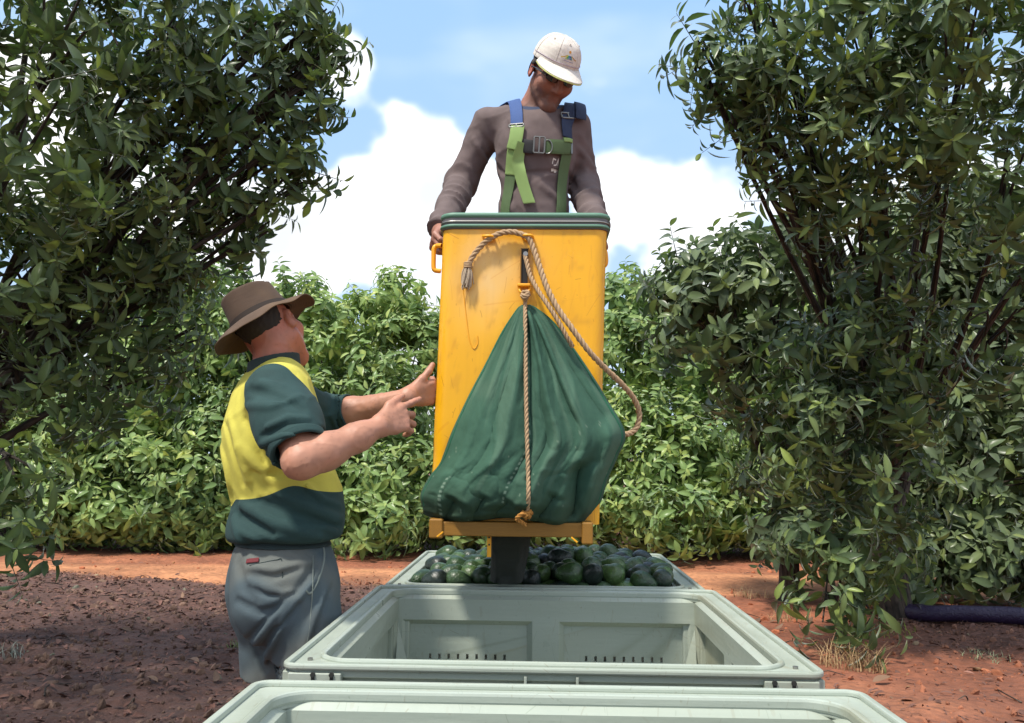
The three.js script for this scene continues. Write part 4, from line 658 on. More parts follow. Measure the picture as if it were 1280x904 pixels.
  mesh('yellow_panel', yel, MP.yellowShirt, man);
  // rolled cuff of the right sleeve, collar, chest pocket corner
  const cuffRing = (c, dir, r, t, w) => { const a = V(0.3, 1, 0.2).cross(dir).normalize(), b = dir.clone().cross(a).normalize(); return grid(40, 8, (u, v) => { const q = u * 2 * Math.PI, w2 = v * 2 * Math.PI, rr = r + t * Math.cos(w2) + 0.003 * noise(Math.cos(q) * 2, Math.sin(q) * 2, 4); return c.clone().addScaledVector(a, Math.cos(q) * rr).addScaledVector(b, Math.sin(q) * rr).addScaledVector(dir, Math.sin(w2) * w); }, true); };
  mesh('sleeve_cuff', cuffRing(SR.clone().lerp(ER, 0.80), dSR, 0.073, 0.007, 0.022), MP.greenShirt, man);
  mesh('sleeve_cuff', cuffRing(EL.clone().addScaledVector(dSL, 0.085), dSL, 0.061, 0.005, 0.016), MP.greenShirt, man);
  const collar = skin((x, y, z) => { const n = neck(x, y, z), c = half(NB.clone().addScaledVector(Up, 0.078), hY.clone().lerp(Up, 0.6).normalize())(x, y, z); return Math.max(n - 0.014, -(n - 0.005), c - 0.008, -(c + 0.075)); }, V(-1.0, 1.42, -2.75), V(-0.62, 1.66, -2.36), 0.0035, 1.8);
  mesh('collar', collar, MP.collar, man);
  // shorts
  const hipsF = union(0.06, E(0.012, 0.965, 0, 0.142, 0.13, 0.172), E(-0.030, 0.87, 0.075, 0.106, 0.125, 0.095), E(-0.030, 0.87, -0.075, 0.106, 0.125, 0.095), E(0.055, 0.92, 0, 0.105, 0.12, 0.14), cone(L(0.05, 0.88, 0.085), L(0.125, 0.56, 0.105), 0.112, 0.098), cone(L(0.02, 0.86, -0.085), L(0.01, 0.56, -0.105), 0.112, 0.094));
  const sf = [[[[366, 748], [340, 775], [318, 805]], 0.010, 0.020], [[[392, 725], [355, 770], [330, 828]], 0.011, 0.018], [[[372, 755], [345, 788], [322, 822]], 0.009, -0.020], [[[352, 755], [328, 782], [310, 800]], 0.009, -0.014], [[[400, 690], [385, 722], [362, 752]], 0.013, -0.010], [[[310, 718], [340, 722], [372, 712]], 0.010, -0.008], [[[312, 708], [345, 712], [395, 700]], 0.010, 0.006], [[[298, 752], [325, 766], [352, 760]], 0.012, -0.012], [[[298, 705], [305, 735], [318, 752]], 0.014, -0.008], [[[322, 730], [352, 742], [372, 738]], 0.009, 0.008], [[[310, 735], [335, 745], [360, 742]], 0.008, -0.006], [[[408, 745], [392, 775], [380, 810]], 0.014, 0.010], [[[415, 735], [402, 765], [390, 800]], 0.010, -0.008], [[[318, 808], [330, 838]], 0.010, -0.012], [[[360, 690], [388, 705], [398, 715]], 0.010, 0.006]].map(([l, w, h]) => crease(hipsF, l, w * 0.9, h * 1.5));
  const shortsF = (x, y, z) => { let d = hipsF(x, y, z); if (d > 0.08) return d - 0.02; let s = 0.006 * fbm(x * 8, y * 8, z * 8, 2) + 0.002 * noise(x * 30, y * 24, z * 30); for (const f of sf) s += f(x, y, z); d -= s; d = Math.max(d, y - 1.055, (0.612 + 0.01 * noise(x * 8, 2, z * 8)) - y); return Math.max(d, y < 0.70 ? -(trunk(x, y, z) - 0.014) : -1); };
  const shorts = skin(shortsF, V(-1.12, 0.58, -2.95), V(-0.45, 1.08, -2.12), 0.005, 1.8);
  paint(shorts, (x, y, z) => { const m = fbm(x * 9, y * 9, z * 9, 4), w = sstep(fbm(x * 5 + 3, y * 5, z * 5, 3), -0.05, 0.35); return [lerp(0.062, 0.112, w) * (1 + 0.3 * m), lerp(0.088, 0.122, w) * (1 + 0.3 * m), lerp(0.100, 0.112, w) * (1 + 0.3 * m)]; });
  const sh = mesh('shorts', shorts, MP.shorts, man);
  const onS = (list, d = 2.25) => list.map(([x, y]) => hit(shortsF, x, y) ?? settle(shortsF, at(x, y, d), 0.002));
  mesh('side_seam', tube(onS([[391, 676], [391, 700], [391, 730], [389, 760], [386, 790], [382, 815]]), 0.0016, 60, 5), MP.seam, sh);
  mesh('pocket_edge', tube(onS([[402, 679], [405, 690], [404, 705], [399, 722], [393, 735], [387, 742], [382, 738]]), 0.0035, 60, 6), MP.seam, sh);
  mesh('back_pocket', tube(onS([[312, 707], [330, 703], [346, 700], [352, 700], [353, 722], [350, 748]]), 0.0014, 60, 5), MP.collar, sh);
  mesh('pocket_tag', band(shortsF, [[309, 702.5], [316, 701.5], [324, 700.5]].map(([x, y]) => hit(shortsF, x, y) ?? at(x, y, 2.28)), 0.013, 0.003, 0.002, 12), MP.red, sh);
  mesh('belt', skin((x, y, z) => { const d = hipsF(x, y, z); return Math.max(d - 0.006, Math.abs(y - 1.035) - 0.018, -(d + 0.012)); }, V(-1.1, 1.0, -2.9), V(-0.45, 1.07, -2.15), 0.006, 1.8), MP.collar, man);
  const clipAt = (hit(grow(hipsF, 0.012), 373, 666) ?? at(373, 666, 2.27)); mesh('key_clip', merge([new THREE.TorusGeometry(0.011, 0.002, 6, 18).rotateY(0.4).translate(clipAt.x, clipAt.y - 0.006, clipAt.z), boxAt(0.008, 0.014, 0.006, clipAt.x + 0.01, clipAt.y, clipAt.z, 0.002)]), M.steel, man);
  for (const [a, t] of [[aR, L(0.21, 0.035, 0.13)], [aL, L(0.11, 0.035, -0.13)]]) mesh('boot', skin((x, y, z) => { const d = union(0.03, cone(a.clone().add(V(0, 0.09, 0)), a.clone().add(V(0, -0.04, 0)), 0.055, 0.058), cone(a.clone().add(V(0, -0.045, 0)), t, 0.052, 0.042))(x, y, z); return Math.max(d, y - 0.19, 0.004 - y); }, a.clone().add(V(-0.25, -0.1, -0.25)), a.clone().add(V(0.3, 0.16, 0.25)), 0.008), MP.boots, man);
  // hair
  const hairF = (x, y, z) => { const d = head(x, y, z), ex = x - HC.x, ey = y - HC.y, ez = z - HC.z, ly = ex * hY.x + ey * hY.y + ez * hY.z, lz = ex * hF.x + ey * hF.y + ez * hF.z, lx = Math.abs(ex * hX.x + ey * hX.y + ez * hX.z); return Math.max(Math.abs(d) - 0.006 - 0.002 * noise(x * 120, y * 50, z * 120), -(ly + 0.080 - 0.85 * Math.max(0, lz + 0.045) - 0.006 * noise(x * 60, y * 60, z * 60)), lz - 0.012, Math.abs(ly) < 0.045 && lz > -0.045 ? lx - 0.066 : -1, lx > 0.06 && ly < 0.0 ? 0.01 : -1, ly - 0.045); };
  mesh('hair', skin(hairF, HC.clone().addScalar(-0.17), HC.clone().addScalar(0.17), 0.0035, 1.8), MP.hair, man);
  // hat: pinched flat crown, wide brim turned down behind
  const hatC = hp(0.0, 0.042, -0.010), tilt = (x, y, z) => hatC.clone().addScaledVector(hX, x).addScaledVector(hY, y).addScaledVector(hF, z);
  const ringAt = (a, rx, rz, y) => tilt(Math.cos(a) * rx, y, Math.sin(a) * rz);
  const crown = sheet(72, 26, (u, v) => {
    const a = -u * 2 * Math.PI; let k = Math.min(v / 0.72, 1), r = lerp(1, 0.86, k), y = 0.094 * k;
    if (v > 0.72) { const q = (v - 0.72) / 0.28; r = 0.86 * (1 - q); y = 0.094 - 0.030 * sstep(q, 0, 1) - 0.004 * Math.sin(q * 3); }
    const front = Math.sin(a); y += 0.012 * sstep(v, 0.5, 0.72) * (front > 0 ? front : -0.4 * front); const pin = 1 - 0.14 * sstep(v, 0.35, 0.72) * Math.exp(-(((a + 6.283) % 6.283 - 1.57) ** 2) * 0); 
    const squeeze = 1 - 0.20 * sstep(v, 0.3, 0.72) * Math.max(0, front) ** 2;
    return ringAt(a, 0.089 * r * squeeze, 0.116 * r, y + 0.003 * noise(Math.cos(a) * 2, v * 5, Math.sin(a) * 2));
  }, 0.003);
  const brim = sheet(96, 12, (u, v) => {
    const a = -u * 2 * Math.PI, w = lerp(0.0, 0.078, v), front = Math.sin(a), sd = Math.cos(a);
    const y = v * v * (0.004 - 0.022 * sd * sd - 0.034 * Math.max(0, -front) ** 1.5 - 0.018 * Math.max(0, front) ** 2) + 0.011 * noise(Math.cos(a) * 2.4, v, Math.sin(a) * 2.4) * v;
    return ringAt(a, 0.090 + w * 0.90, 0.117 + w * 0.92, y);
  }, 0.003);
  const hat = mesh('hat', paint(merge([crown, brim]), (x, y, z) => { const m = fbm(x * 14, y * 14, z * 14, 4), s = sstep(fbm(x * 7, y * 7, z * 7 + 4, 3), 0.05, 0.35); return [0.092 + 0.045 * m + 0.02 * s, 0.058 + 0.03 * m + 0.010 * s, 0.038 + 0.02 * m]; }), MP.felt, man);
  mesh('hat_band', grid(72, 4, (u, v) => { const a = -u * 2 * Math.PI; return ringAt(a, 0.0925 - 0.002 * v, 0.1195 - 0.002 * v, 0.003 + v * 0.017); }, true), MP.feltDark, hat);
}

// ------------------------------------------------------------------ the picker up in the lift
{
  const s = 1.06, Cx = at(669, 200, 3.33).x, Cn = V(Cx, 1.13, -3.33), X1 = V(1, 0, 0), Y1 = V(0, 1, 0), Z1 = V(0, 0, 1);
  const man = thing('person', 'man in cream cap, brown shirt and safety harness standing behind the bucket', 'person', Cn.clone());
  const P = (x, y, z) => V(Cx + x, y, -3.33 + z);
  const E = (x, y, z, a, b, c) => ell(P(x, y, z), X1, Y1, Z1, a, b, c);
  const SR = at(611, 155, 3.35), SL = at(717, 158, 3.34);
  const ER = at(577, 228, 3.40), WR = at(549, 290, 3.14), EL = at(728, 226, 3.42), WL = at(747, 290, 3.16);
  const HC = at(690, 93, 3.23), NB = at(671, 140, 3.335);
  const yaw = 24 * Math.PI / 180, pit = 40 * Math.PI / 180;
  const hF = V(Math.sin(yaw) * Math.cos(pit), -Math.sin(pit), Math.cos(yaw) * Math.cos(pit)).normalize(); let hX = V(Math.cos(yaw), 0, -Math.sin(yaw)); hX.applyAxisAngle(hF, -0.10); hX.addScaledVector(hF, -hX.dot(hF)).normalize(); const hY = hF.clone().cross(hX).normalize();
  const hs = 1.06, head = headField(HC, hX, hY, hF, hs), hp = (x, y, z) => HC.clone().addScaledVector(hX, x * hs).addScaledVector(hY, y * hs).addScaledVector(hF, z * hs);
  const sy = SR.y, hipY = 2.02;
  const chest = E(0, sy - 0.145, 0, 0.150, 0.20, 0.100), belly = E(0, sy - 0.38, 0, 0.120, 0.20, 0.088), pelv = E(0, hipY, 0, 0.145, 0.13, 0.10);
  const legs = []; for (const g of [-1, 1]) legs.push(cone(P(g * 0.095, hipY - 0.03, 0), P(g * 0.10, hipY - 0.45, 0.01), 0.085, 0.058), cone(P(g * 0.10, hipY - 0.45, 0.01), P(g * 0.10, 1.22, -0.02), 0.056, 0.036), cone(P(g * 0.10, 1.20, -0.02), P(g * 0.13, 1.175, 0.14), 0.042, 0.030));
  const trunk = union(0.05, chest, belly, pelv, cone(P(-0.13, sy, 0), P(0.13, sy - 0.005, 0), 0.05, 0.05), cone(SR, ER, 0.052, 0.042), cone(SL, EL, 0.052, 0.042), ...legs);
  const foreR = union(0.02, cone(ER, ER.clone().lerp(WR, 0.3), 0.044, 0.046), cone(ER.clone().lerp(WR, 0.3), WR, 0.046, 0.028)), foreL = union(0.02, cone(EL, EL.clone().lerp(WL, 0.3), 0.044, 0.046), cone(EL.clone().lerp(WL, 0.3), WL, 0.046, 0.028));
  // both hands curl round the rails on the bucket's sides
  const gR = at(533, 322, 2.97), gL = at(765, 324, 2.98);
  const handR = handField(WR, gR.clone().sub(WR).add(V(0, 0.012, 0)), V(-0.92, 0.22, -0.1), V(0.25, 0.6, 0.75), 1.05, [[36, 62, 34], [44, 66, 38], [50, 66, 38], [54, 62, 36]], [0.05, 0, -0.04, -0.08], [[0.7, 0.35, -0.55], [0.85, 0.15, -0.5], [0.9, 0.1, -0.4]]);
  const handL = handField(WL, gL.clone().sub(WL).add(V(0, 0.012, 0)), V(0.92, 0.22, -0.1), V(-0.25, 0.6, 0.75), 1.05, [[36, 62, 34], [44, 66, 38], [50, 66, 38], [54, 62, 36]], [0.05, 0, -0.04, -0.08], [[0.7, 0.35, -0.55], [0.85, 0.15, -0.5], [0.9, 0.1, -0.4]]);
  const neck = union(0.03, cone(hp(0, -0.045, -0.03), NB, 0.060, 0.068), cone(NB, P(0, sy - 0.02, -0.01), 0.068, 0.08));
  const bodyF = (x, y, z) => { let d = trunk(x, y, z); const n = smin(neck(x, y, z), head(x, y, z), 0.025); d = smin(d, n, 0.03); d = smin(d, smin(foreR(x, y, z), handR(x, y, z), 0.018), 0.025); return smin(d, smin(foreL(x, y, z), handL(x, y, z), 0.018), 0.025); };
  const body = roughen(skin(bodyF, V(-0.50, 1.13, -3.62), V(0.42, 3.02, -2.80), 0.0042, 1.7), pores);
  paint(body, (x, y, z) => {
    const ex = x - HC.x, ey = y - HC.y, ez = z - HC.z, lx = (ex * hX.x + ey * hX.y + ez * hX.z) / hs, ly = (ex * hY.x + ey * hY.y + ez * hY.z) / hs, lz = (ex * hF.x + ey * hF.y + ez * hF.z) / hs, n = fbm(x * 30, y * 30, z * 30, 3);
    let c = [0.34, 0.155, 0.108].map((q) => q * (1 + 0.12 * n));
    const beard = sstep(ly, -0.035, -0.062) * sstep(lz, -0.02, 0.02) * sstep(Math.hypot(lx, ly, lz), 0.20, 0.16) * (0.55 + 0.3 * n), lip = Math.exp(-((lx / 0.022) ** 2) - (((ly + 0.069) / 0.009) ** 2)) * (lz > 0.06 ? 0.7 : 0);
    const bc = [0.12, 0.07, 0.055]; c = c.map((q, k) => lerp(q, bc[k], clamp(beard * 1.2, 0, 0.8) * (1 - lip))); c = c.map((q, k) => lerp(q, [0.17, 0.075, 0.06][k], lip));
    const br = Math.exp(-(((Math.abs(lx) - 0.032) / 0.018) ** 2) - (((ly - 0.030) / 0.006) ** 2)) * (lz > 0.06 ? 0.8 : 0); c = c.map((q) => q * (1 - 0.8 * br));
    const ear = sstep(Math.abs(lx), 0.074, 0.084) * (Math.abs(ly) < 0.045 && Math.abs(lz) < 0.05 ? 1 : 0) * 0.5; return c.map((q, k) => lerp(q, [0.50, 0.15, 0.12][k], ear));
  });
  mesh('body', body, MP.skinA, man);
  // long sleeved jersey
  const torso = union(0.06, E(0, sy - 0.135, 0, 0.165, 0.19, 0.120), E(-0.004, sy - 0.37, 0, 0.140, 0.22, 0.106), E(0, hipY + 0.05, 0, 0.158, 0.14, 0.120), cone(P(-0.13, sy + 0.002, -0.005), P(0.115, sy - 0.005, -0.005), 0.064, 0.062), cone(NB.clone().add(V(-0.055, -0.028, -0.01)), NB.clone().add(V(0.055, -0.032, -0.01)), 0.056, 0.056), E(0, sy - 0.10, 0.06, 0.12, 0.11, 0.060));
  const dR = WR.clone().sub(ER).normalize(), dL = WL.clone().sub(EL).normalize();
  const slR = union(0.03, cone(SR, ER, 0.070, 0.059), cone(ER, WR, 0.058, 0.046)), slL = union(0.03, cone(SL, EL, 0.070, 0.060), cone(EL, WL, 0.060, 0.048));
  const along = (a, d) => (x, y, z) => (x - a.x) * d.x + (y - a.y) * d.y + (z - a.z) * d.z;
  const uR = along(ER, dR), uL = along(EL, dL);
  const A = (x, y, z = 3.22) => at(x, y, z);
  const base0 = (x, y, z) => smin(torso(x, y, z), Math.min(slR(x, y, z), slL(x, y, z)), 0.024);
  const folds = [[[[604, 188], [628, 216]], 0.011, -0.010], [[[612, 214], [652, 219]], 0.006, -0.006], [[[652, 216], [702, 214]], 0.006, -0.007], [[[618, 225], [640, 262]], 0.012, 0.009], [[[678, 232], [714, 262]], 0.014, 0.008], [[[632, 150], [648, 200]], 0.012, -0.006], [[[592, 175], [612, 207]], 0.012, 0.010], [[[598, 160], [620, 196]], 0.010, -0.007], [[[700, 195], [722, 240]], 0.012, -0.008], [[[736, 206], [747, 211]], 0.007, 0.010], [[[640, 235], [655, 265]], 0.010, 0.007], [[[622, 240], [632, 268]], 0.008, -0.007], [[[722, 185], [740, 205]], 0.010, 0.008]].map(([l, w, h]) => crease(base0, l, w, h * 1.4));
  const wr = (x, y, z) => { let q = 0.008 * fbm(x * 9, y * 11, z * 9, 3) + 0.003 * Math.pow(1 - Math.abs(noise(x * 12 + y * 7, y * 12 - x * 4, z * 12)), 4); for (const f of folds) q += f(x, y, z); return q; };
  const ringed = (f, u) => (x, y, z) => { const d = f(x, y, z); if (d > 0.06) return d - 0.01; const t = u(x, y, z); return d - (t > -0.06 ? (0.0085 * (1 - 2.2 * Math.abs(noise(t * 26 + 3, x * 7 + y * 3, z * 9))) + 0.0025 * noise(x * 24, y * 34, z * 24)) * sstep(t, -0.06, 0.05) : 0); };
  const sR = ringed(slR, uR), sL = ringed(slL, uL);
  const shirtF = (x, y, z) => {
    let d = smin(torso(x, y, z), Math.min(sR(x, y, z), sL(x, y, z)), 0.024); if (d < 0.06) d -= wr(x, y, z); else d -= 0.014;
    d = Math.max(d, 1.90 - y, half(WR.clone().addScaledVector(dR, -0.012), dR)(x, y, z) > 0 && sR(x, y, z) < 0.02 ? half(WR.clone().addScaledVector(dR, -0.012), dR)(x, y, z) : -1, half(WL.clone().addScaledVector(dL, -0.012), dL)(x, y, z) > 0 && sL(x, y, z) < 0.02 ? half(WL.clone().addScaledVector(dL, -0.012), dL)(x, y, z) : -1);
    const nk = neck(x, y, z); return Math.max(d, -(nk - 0.009), (y - (NB.y + 0.02 - 0.55 * Math.max(0, z + 3.31))));
  };
  const shirt = skin(shirtF, V(-0.50, 1.86, -3.62), V(0.42, 2.80, -2.90), 0.0055, 1.8);
  const [neckline, jersey] = split(shirt, (x, y, z) => Math.max(neck(x, y, z) - 0.034, NB.y - 0.052 - y));
  const top = mesh('shirt', jersey, MP.brownShirt, man); mesh('neckline', neckline, MP.navy, top);
  mesh('collar', skin((x, y, z) => { const n = neck(x, y, z), c = y - (NB.y + 0.018 - 0.62 * Math.max(0, z + 3.32)); return Math.max(n - 0.015, -(n - 0.006), c - 0.006, -(c + 0.020)); }, V(-0.16, 2.5, -3.5), V(0.16, 2.78, -3.15), 0.0035, 1.8), MP.navy, top);
  // the small print on the chest
  const pc = document.createElement('canvas'); pc.width = 128; pc.height = 128; const cx = pc.getContext('2d'); cx.strokeStyle = cx.fillStyle = '#d8d2c8'; cx.lineWidth = 9; cx.lineCap = 'round';
  cx.beginPath(); cx.moveTo(62, 30); cx.lineTo(38, 22); cx.lineTo(32, 52); cx.stroke(); cx.beginPath(); cx.moveTo(50, 64); cx.lineTo(76, 62); cx.lineTo(92, 24); cx.stroke(); cx.beginPath(); cx.moveTo(92, 24); cx.lineTo(94, 66); cx.lineWidth = 5; cx.stroke(); cx.fillRect(24, 88, 28, 17); cx.fillRect(54, 92, 34, 17); cx.fillRect(96, 94, 10, 15);
  const ptex = new THREE.CanvasTexture(pc); ptex.colorSpace = THREE.SRGBColorSpace;
  const pm = grid(14, 14, (u, v) => settle(shirtF, A(lerp(686, 705, u), lerp(219, 194, v)), 0.0016)); mesh('chest_print', pm, std('chest print', { map: ptex, roughness: 0.9, transparent: true }), top);
  // trousers and boots stay behind the bucket
  const trF = (x, y, z) => { let d = 1e9; for (const l of legs) d = smin(d, l(x, y, z) - 0.022, 0.03); d = smin(d, pelv(x, y, z) - 0.014, 0.04); return Math.max(d - 0.004 * fbm(x * 9, y * 9, z * 9, 2), 1.20 - y, y - 2.08); };
  mesh('trousers', skin(trF, V(-0.30, 1.16, -3.55), V(0.28, 2.12, -3.10), 0.009, 1.8), MP.darkTrousers, man);
  for (const g of [-1, 1]) mesh('boot', skin((x, y, z) => Math.max(union(0.03, cone(P(g * 0.10, 1.24, -0.02), P(g * 0.105, 1.17, -0.01), 0.06, 0.05), cone(P(g * 0.105, 1.17, -0.03), P(g * 0.13, 1.168, 0.15), 0.05, 0.04))(x, y, z), 1.132 - y), P(g * 0.11 - 0.12, 1.1, -0.15), P(g * 0.11 + 0.14, 1.33, 0.24), 0.008), MP.boots, man);
  // hair at the temples and nape
  mesh('hair', skin((x, y, z) => { const d = head(x, y, z), ex = x - HC.x, ey = y - HC.y, ez = z - HC.z, ly = (ex * hY.x + ey * hY.y + ez * hY.z) / hs, lz = (ex * hF.x + ey * hF.y + ez * hF.z) / hs; return Math.max(Math.abs(d) - 0.004 - 0.0015 * noise(x * 120, y * 50, z * 120), -(ly - 0.004 + (lz < -0.02 ? 0.055 : -0.012)), lz - 0.045 - 0.35 * (ly - 0.02)); }, HC.clone().addScalar(-0.17), HC.clone().addScalar(0.17), 0.0035, 1.8), MP.hair, man);
  // cap
  const cC = hp(0, 0.052, -0.010), q = (x, y, z) => cC.clone().addScaledVector(hX, x * hs).addScaledVector(hY, y * hs).addScaledVector(hF, z * hs);
  const capR = [0.088, 0.098, 0.108];
  const dome = (a, t, off = 0) => {                      // a round the head, t from the sweatband (0) to the button (1)
    const seam = Math.pow(Math.abs(Math.sin(a * 3)), 0.25), el = t * Math.PI / 2, pk = 1 + 0.05 * Math.sin(el) * Math.max(0, Math.sin(a)), lump = 0.0025 * noise(Math.cos(a) * 2.4, t * 4, Math.sin(a) * 2.4 + 3);
    const r = Math.pow(Math.cos(el), 0.72) * (1 + (seam - 1) * 0.012) + lump * 6 * (1 - t); return q(Math.cos(a) * (capR[0] + off) * r, -0.008 + (capR[1] + off) * Math.pow(Math.sin(el), 0.92) * pk + lump, Math.sin(a) * (capR[2] + off) * r * (1 + 0.03 * Math.sin(a) * (1 - t)));
  };
  const cap = mesh('cap', sheet(96, 30, (u, v) => dome(-u * 2 * Math.PI, v * 0.999), 0.002), MP.capWhite, man);
  const brimP = (u, v) => { const a = lerp(0.13, 0.87, u) * Math.PI, w = v * 0.080, b = dome(a, 0.03), s0 = Math.sin(0.13 * Math.PI), wgt = Math.pow(Math.max(0, (Math.sin(a) - s0) / (1 - s0)), 0.5); const side = (u - 0.5) * 2; return b.addScaledVector(hF, w * hs * wgt).addScaledVector(hY, (-0.026 * v * wgt - 0.016 * side * side * v) * hs).addScaledVector(hX, 0.010 * side * v * hs * -1); };
  mesh('brim', sheet(40, 14, (u, v) => brimP(1 - u, v).addScaledVector(hY, 0.001), 0.0035), MP.capWhite, cap);
  mesh('brim_piping', tube([...Array(31)].map((_, i) => brimP(i / 30, 1).addScaledVector(hY, -0.001)), 0.0026, 90, 6), std('pale lime piping', { color: C(0.62, 0.66, 0.22), roughness: 0.8 }), cap);
  for (const g of [0, 1, 2, 3, 4, 5]) mesh('cap_seam', tube([...Array(13)].map((_, i) => dome(g * Math.PI / 3, 0.02 + 0.97 * i / 12, 0.0008)), 0.0012, 40, 5), MP.capWhite, cap);
  for (const g of [0.5, 1.5, 2.5, 3.5, 4.5, 5.5]) mesh('eyelet', new THREE.TorusGeometry(0.0035, 0.0012, 6, 12).lookAt(dome(g * Math.PI / 3, 0.62, 0.05).sub(dome(g * Math.PI / 3, 0.62))).translate(...dome(g * Math.PI / 3, 0.62, 0.001).toArray()), MP.capWhite, cap);
  mesh('cap_button', new THREE.SphereGeometry(0.008, 12, 8).scale(1, 0.5, 1).translate(...dome(0, 0.999, 0.002).toArray()), MP.capWhite, cap);
  mesh('sweatband_seam', tube([...Array(41)].map((_, i) => dome(-0.2 + i / 40 * (Math.PI + 0.4), 0.11, 0.0012)), 0.0012, 120, 5), std('mauve stitching', { color: C(0.42, 0.34, 0.42), roughness: 0.9 }), cap);
  // emblem: a sun over blue, green and yellow rays
  const ec = document.createElement('canvas'); ec.width = 256; ec.height = 192; const ex = ec.getContext('2d'); 
  ex.fillStyle = '#c98a35'; ex.beginPath(); ex.arc(128, 40, 17, 0, 7); ex.fill(); ex.lineWidth = 9; ex.strokeStyle = '#c9a53a'; ex.beginPath(); ex.moveTo(20, 118); ex.quadraticCurveTo(60, 112, 100, 84); ex.stroke(); ex.strokeStyle = '#b98a48'; ex.beginPath(); ex.moveTo(236, 124); ex.quadraticCurveTo(200, 114, 158, 84); ex.stroke();
  for (const [x, x2, c] of [[104, 78, '#c6cf3e'], [112, 98, '#3fa65a'], [122, 116, '#2f8fa0'], [130, 134, '#3b62b4'], [140, 152, '#34559e'], [148, 168, '#3f9a78']]) { ex.strokeStyle = c; ex.lineWidth = 9; ex.beginPath(); ex.moveTo(x, 86); ex.lineTo(x2, 126); ex.stroke(); }
  ex.strokeStyle = '#8f86a6'; ex.lineWidth = 5; ex.beginPath(); ex.moveTo(62, 146); ex.lineTo(196, 150); ex.stroke();
  const et = new THREE.CanvasTexture(ec); et.colorSpace = THREE.SRGBColorSpace;
  mesh('emblem', grid(16, 12, (u, v) => dome(lerp(Math.PI / 2 + 0.44, Math.PI / 2 - 0.44, u), lerp(0.10, 0.50, v), 0.0018)), std('cap emblem', { map: et, roughness: 0.9, transparent: true }), cap);
  // sunglasses
  const gl = mesh('sunglasses', merge([tube([hp(-0.083, 0.004, -0.012), hp(-0.081, 0.010, 0.03), hp(-0.070, 0.010, 0.075), hp(-0.060, 0.008, 0.092)], 0.0036, 20, 6), tube([hp(0.083, 0.004, -0.012), hp(0.081, 0.010, 0.03), hp(0.070, 0.010, 0.075), hp(0.060, 0.008, 0.092)], 0.0036, 20, 6), tube([hp(-0.062, 0.018, 0.090), hp(-0.030, 0.021, 0.104), hp(0, 0.014, 0.108), hp(0.030, 0.021, 0.104), hp(0.062, 0.018, 0.090)], 0.003, 30, 6)]), MP.lens, man);
  for (const g of [-1, 1]) mesh('lens', sheet(10, 8, (u, v) => { const a = (u - 0.5) * 2, b = (v - 0.5) * 2; return hp(g * 0.033 + a * 0.026, 0.007 + b * 0.015 * Math.sqrt(Math.max(0.15, 1 - 0.7 * a * a)), 0.104 - 0.010 * a * a - (g * a > 0 ? 0.008 * a * a : 0)); }, 0.0015), MP.lens, gl);
  // safety harness
  const hr = new THREE.Group(); hr.name = 'harness'; hr.position.copy(Cn).multiplyScalar(-1).add(Cn); man.add(hr); hr.position.set(-Cn.x, -Cn.y, -Cn.z);
  const strapF = (x, y, z) => { const d = smin(torso(x, y, z), Math.min(cone(SR, ER, 0.078, 0.06)(x, y, z), cone(SL, EL, 0.078, 0.06)(x, y, z)) + (y < SR.y - 0.06 ? 0.05 : 0), 0.024); return d - 0.003; };
  const strap = (name, mat, list, w, off = 0.005, n = 40) => mesh(name, band(strapF, list.map((l) => Array.isArray(l) ? A(...l) : l), w, off, 0.0028, n), mat, hr);
  strap('shoulder_strap', MP.blue, [at(630, 122, 3.45), at(633, 114, 3.36), at(641, 119, 3.27), [645, 140], [648, 161]], 0.050);
  strap('shoulder_strap', MP.navy, [at(722, 128, 3.45), at(719, 119, 3.36), at(714, 126, 3.27), [713, 146], [712, 171]], 0.052);  // same blue webbing, darkened to paint in the shade on this side
  strap('shoulder_pad', MP.navy, [at(727, 136, 3.45), at(726, 126, 3.38), at(724, 132, 3.30), [725, 150, 3.26]], 0.045, 0.012, 24);
  strap('chest_fold', MP.lime, [[650, 162], [648, 176], [644, 188]], 0.056, 0.013, 20);
  strap('side_strap', MP.lime, [[646, 180], [640, 200], [634, 218]], 0.050, 0.007, 20);
  strap('side_strap', MP.olive, [[636, 213], [628, 235], [620, 258], [618, 275]], 0.050, 0.005, 24);
  strap('side_strap', MP.olive, [[712, 172], [714, 200], [713, 235], [710, 268]], 0.050, 0.005, 24);
  strap('chest_strap', MP.black, [[652, 184], [660, 185], [668, 186]], 0.052, 0.008, 16);
  strap('chest_strap', MP.olive, [[680, 185], [698, 184.5], [720, 183]], 0.056, 0.009, 20);
  strap('strap_end', MP.lime, [[703, 176], [712, 175], [721, 175]], 0.016, 0.012, 14);
  // the loose tail of the strap hangs free and twists
  const tail = curve([settle(shirtF, A(655, 180), 0.018), settle(shirtF, A(651, 200), 0.028), settle(shirtF, A(652, 214), 0.034), settle(shirtF, A(657, 235), 0.030), settle(shirtF, A(662, 256), 0.026)]);
  mesh('strap_tail', sheet(4, 40, (u, v) => { const p = tail.getPointAt(v), a = lerp(-0.75, 0.25, sstep(v, 0, 0.55)); return p.add(V(Math.cos(a), 0.25 * (v > 0.9 ? 1 : 0.4) * Math.sin(v * 3), Math.sin(a)).multiplyScalar((u - 0.5) * 0.047)); }, 0.002), MP.lime, hr);
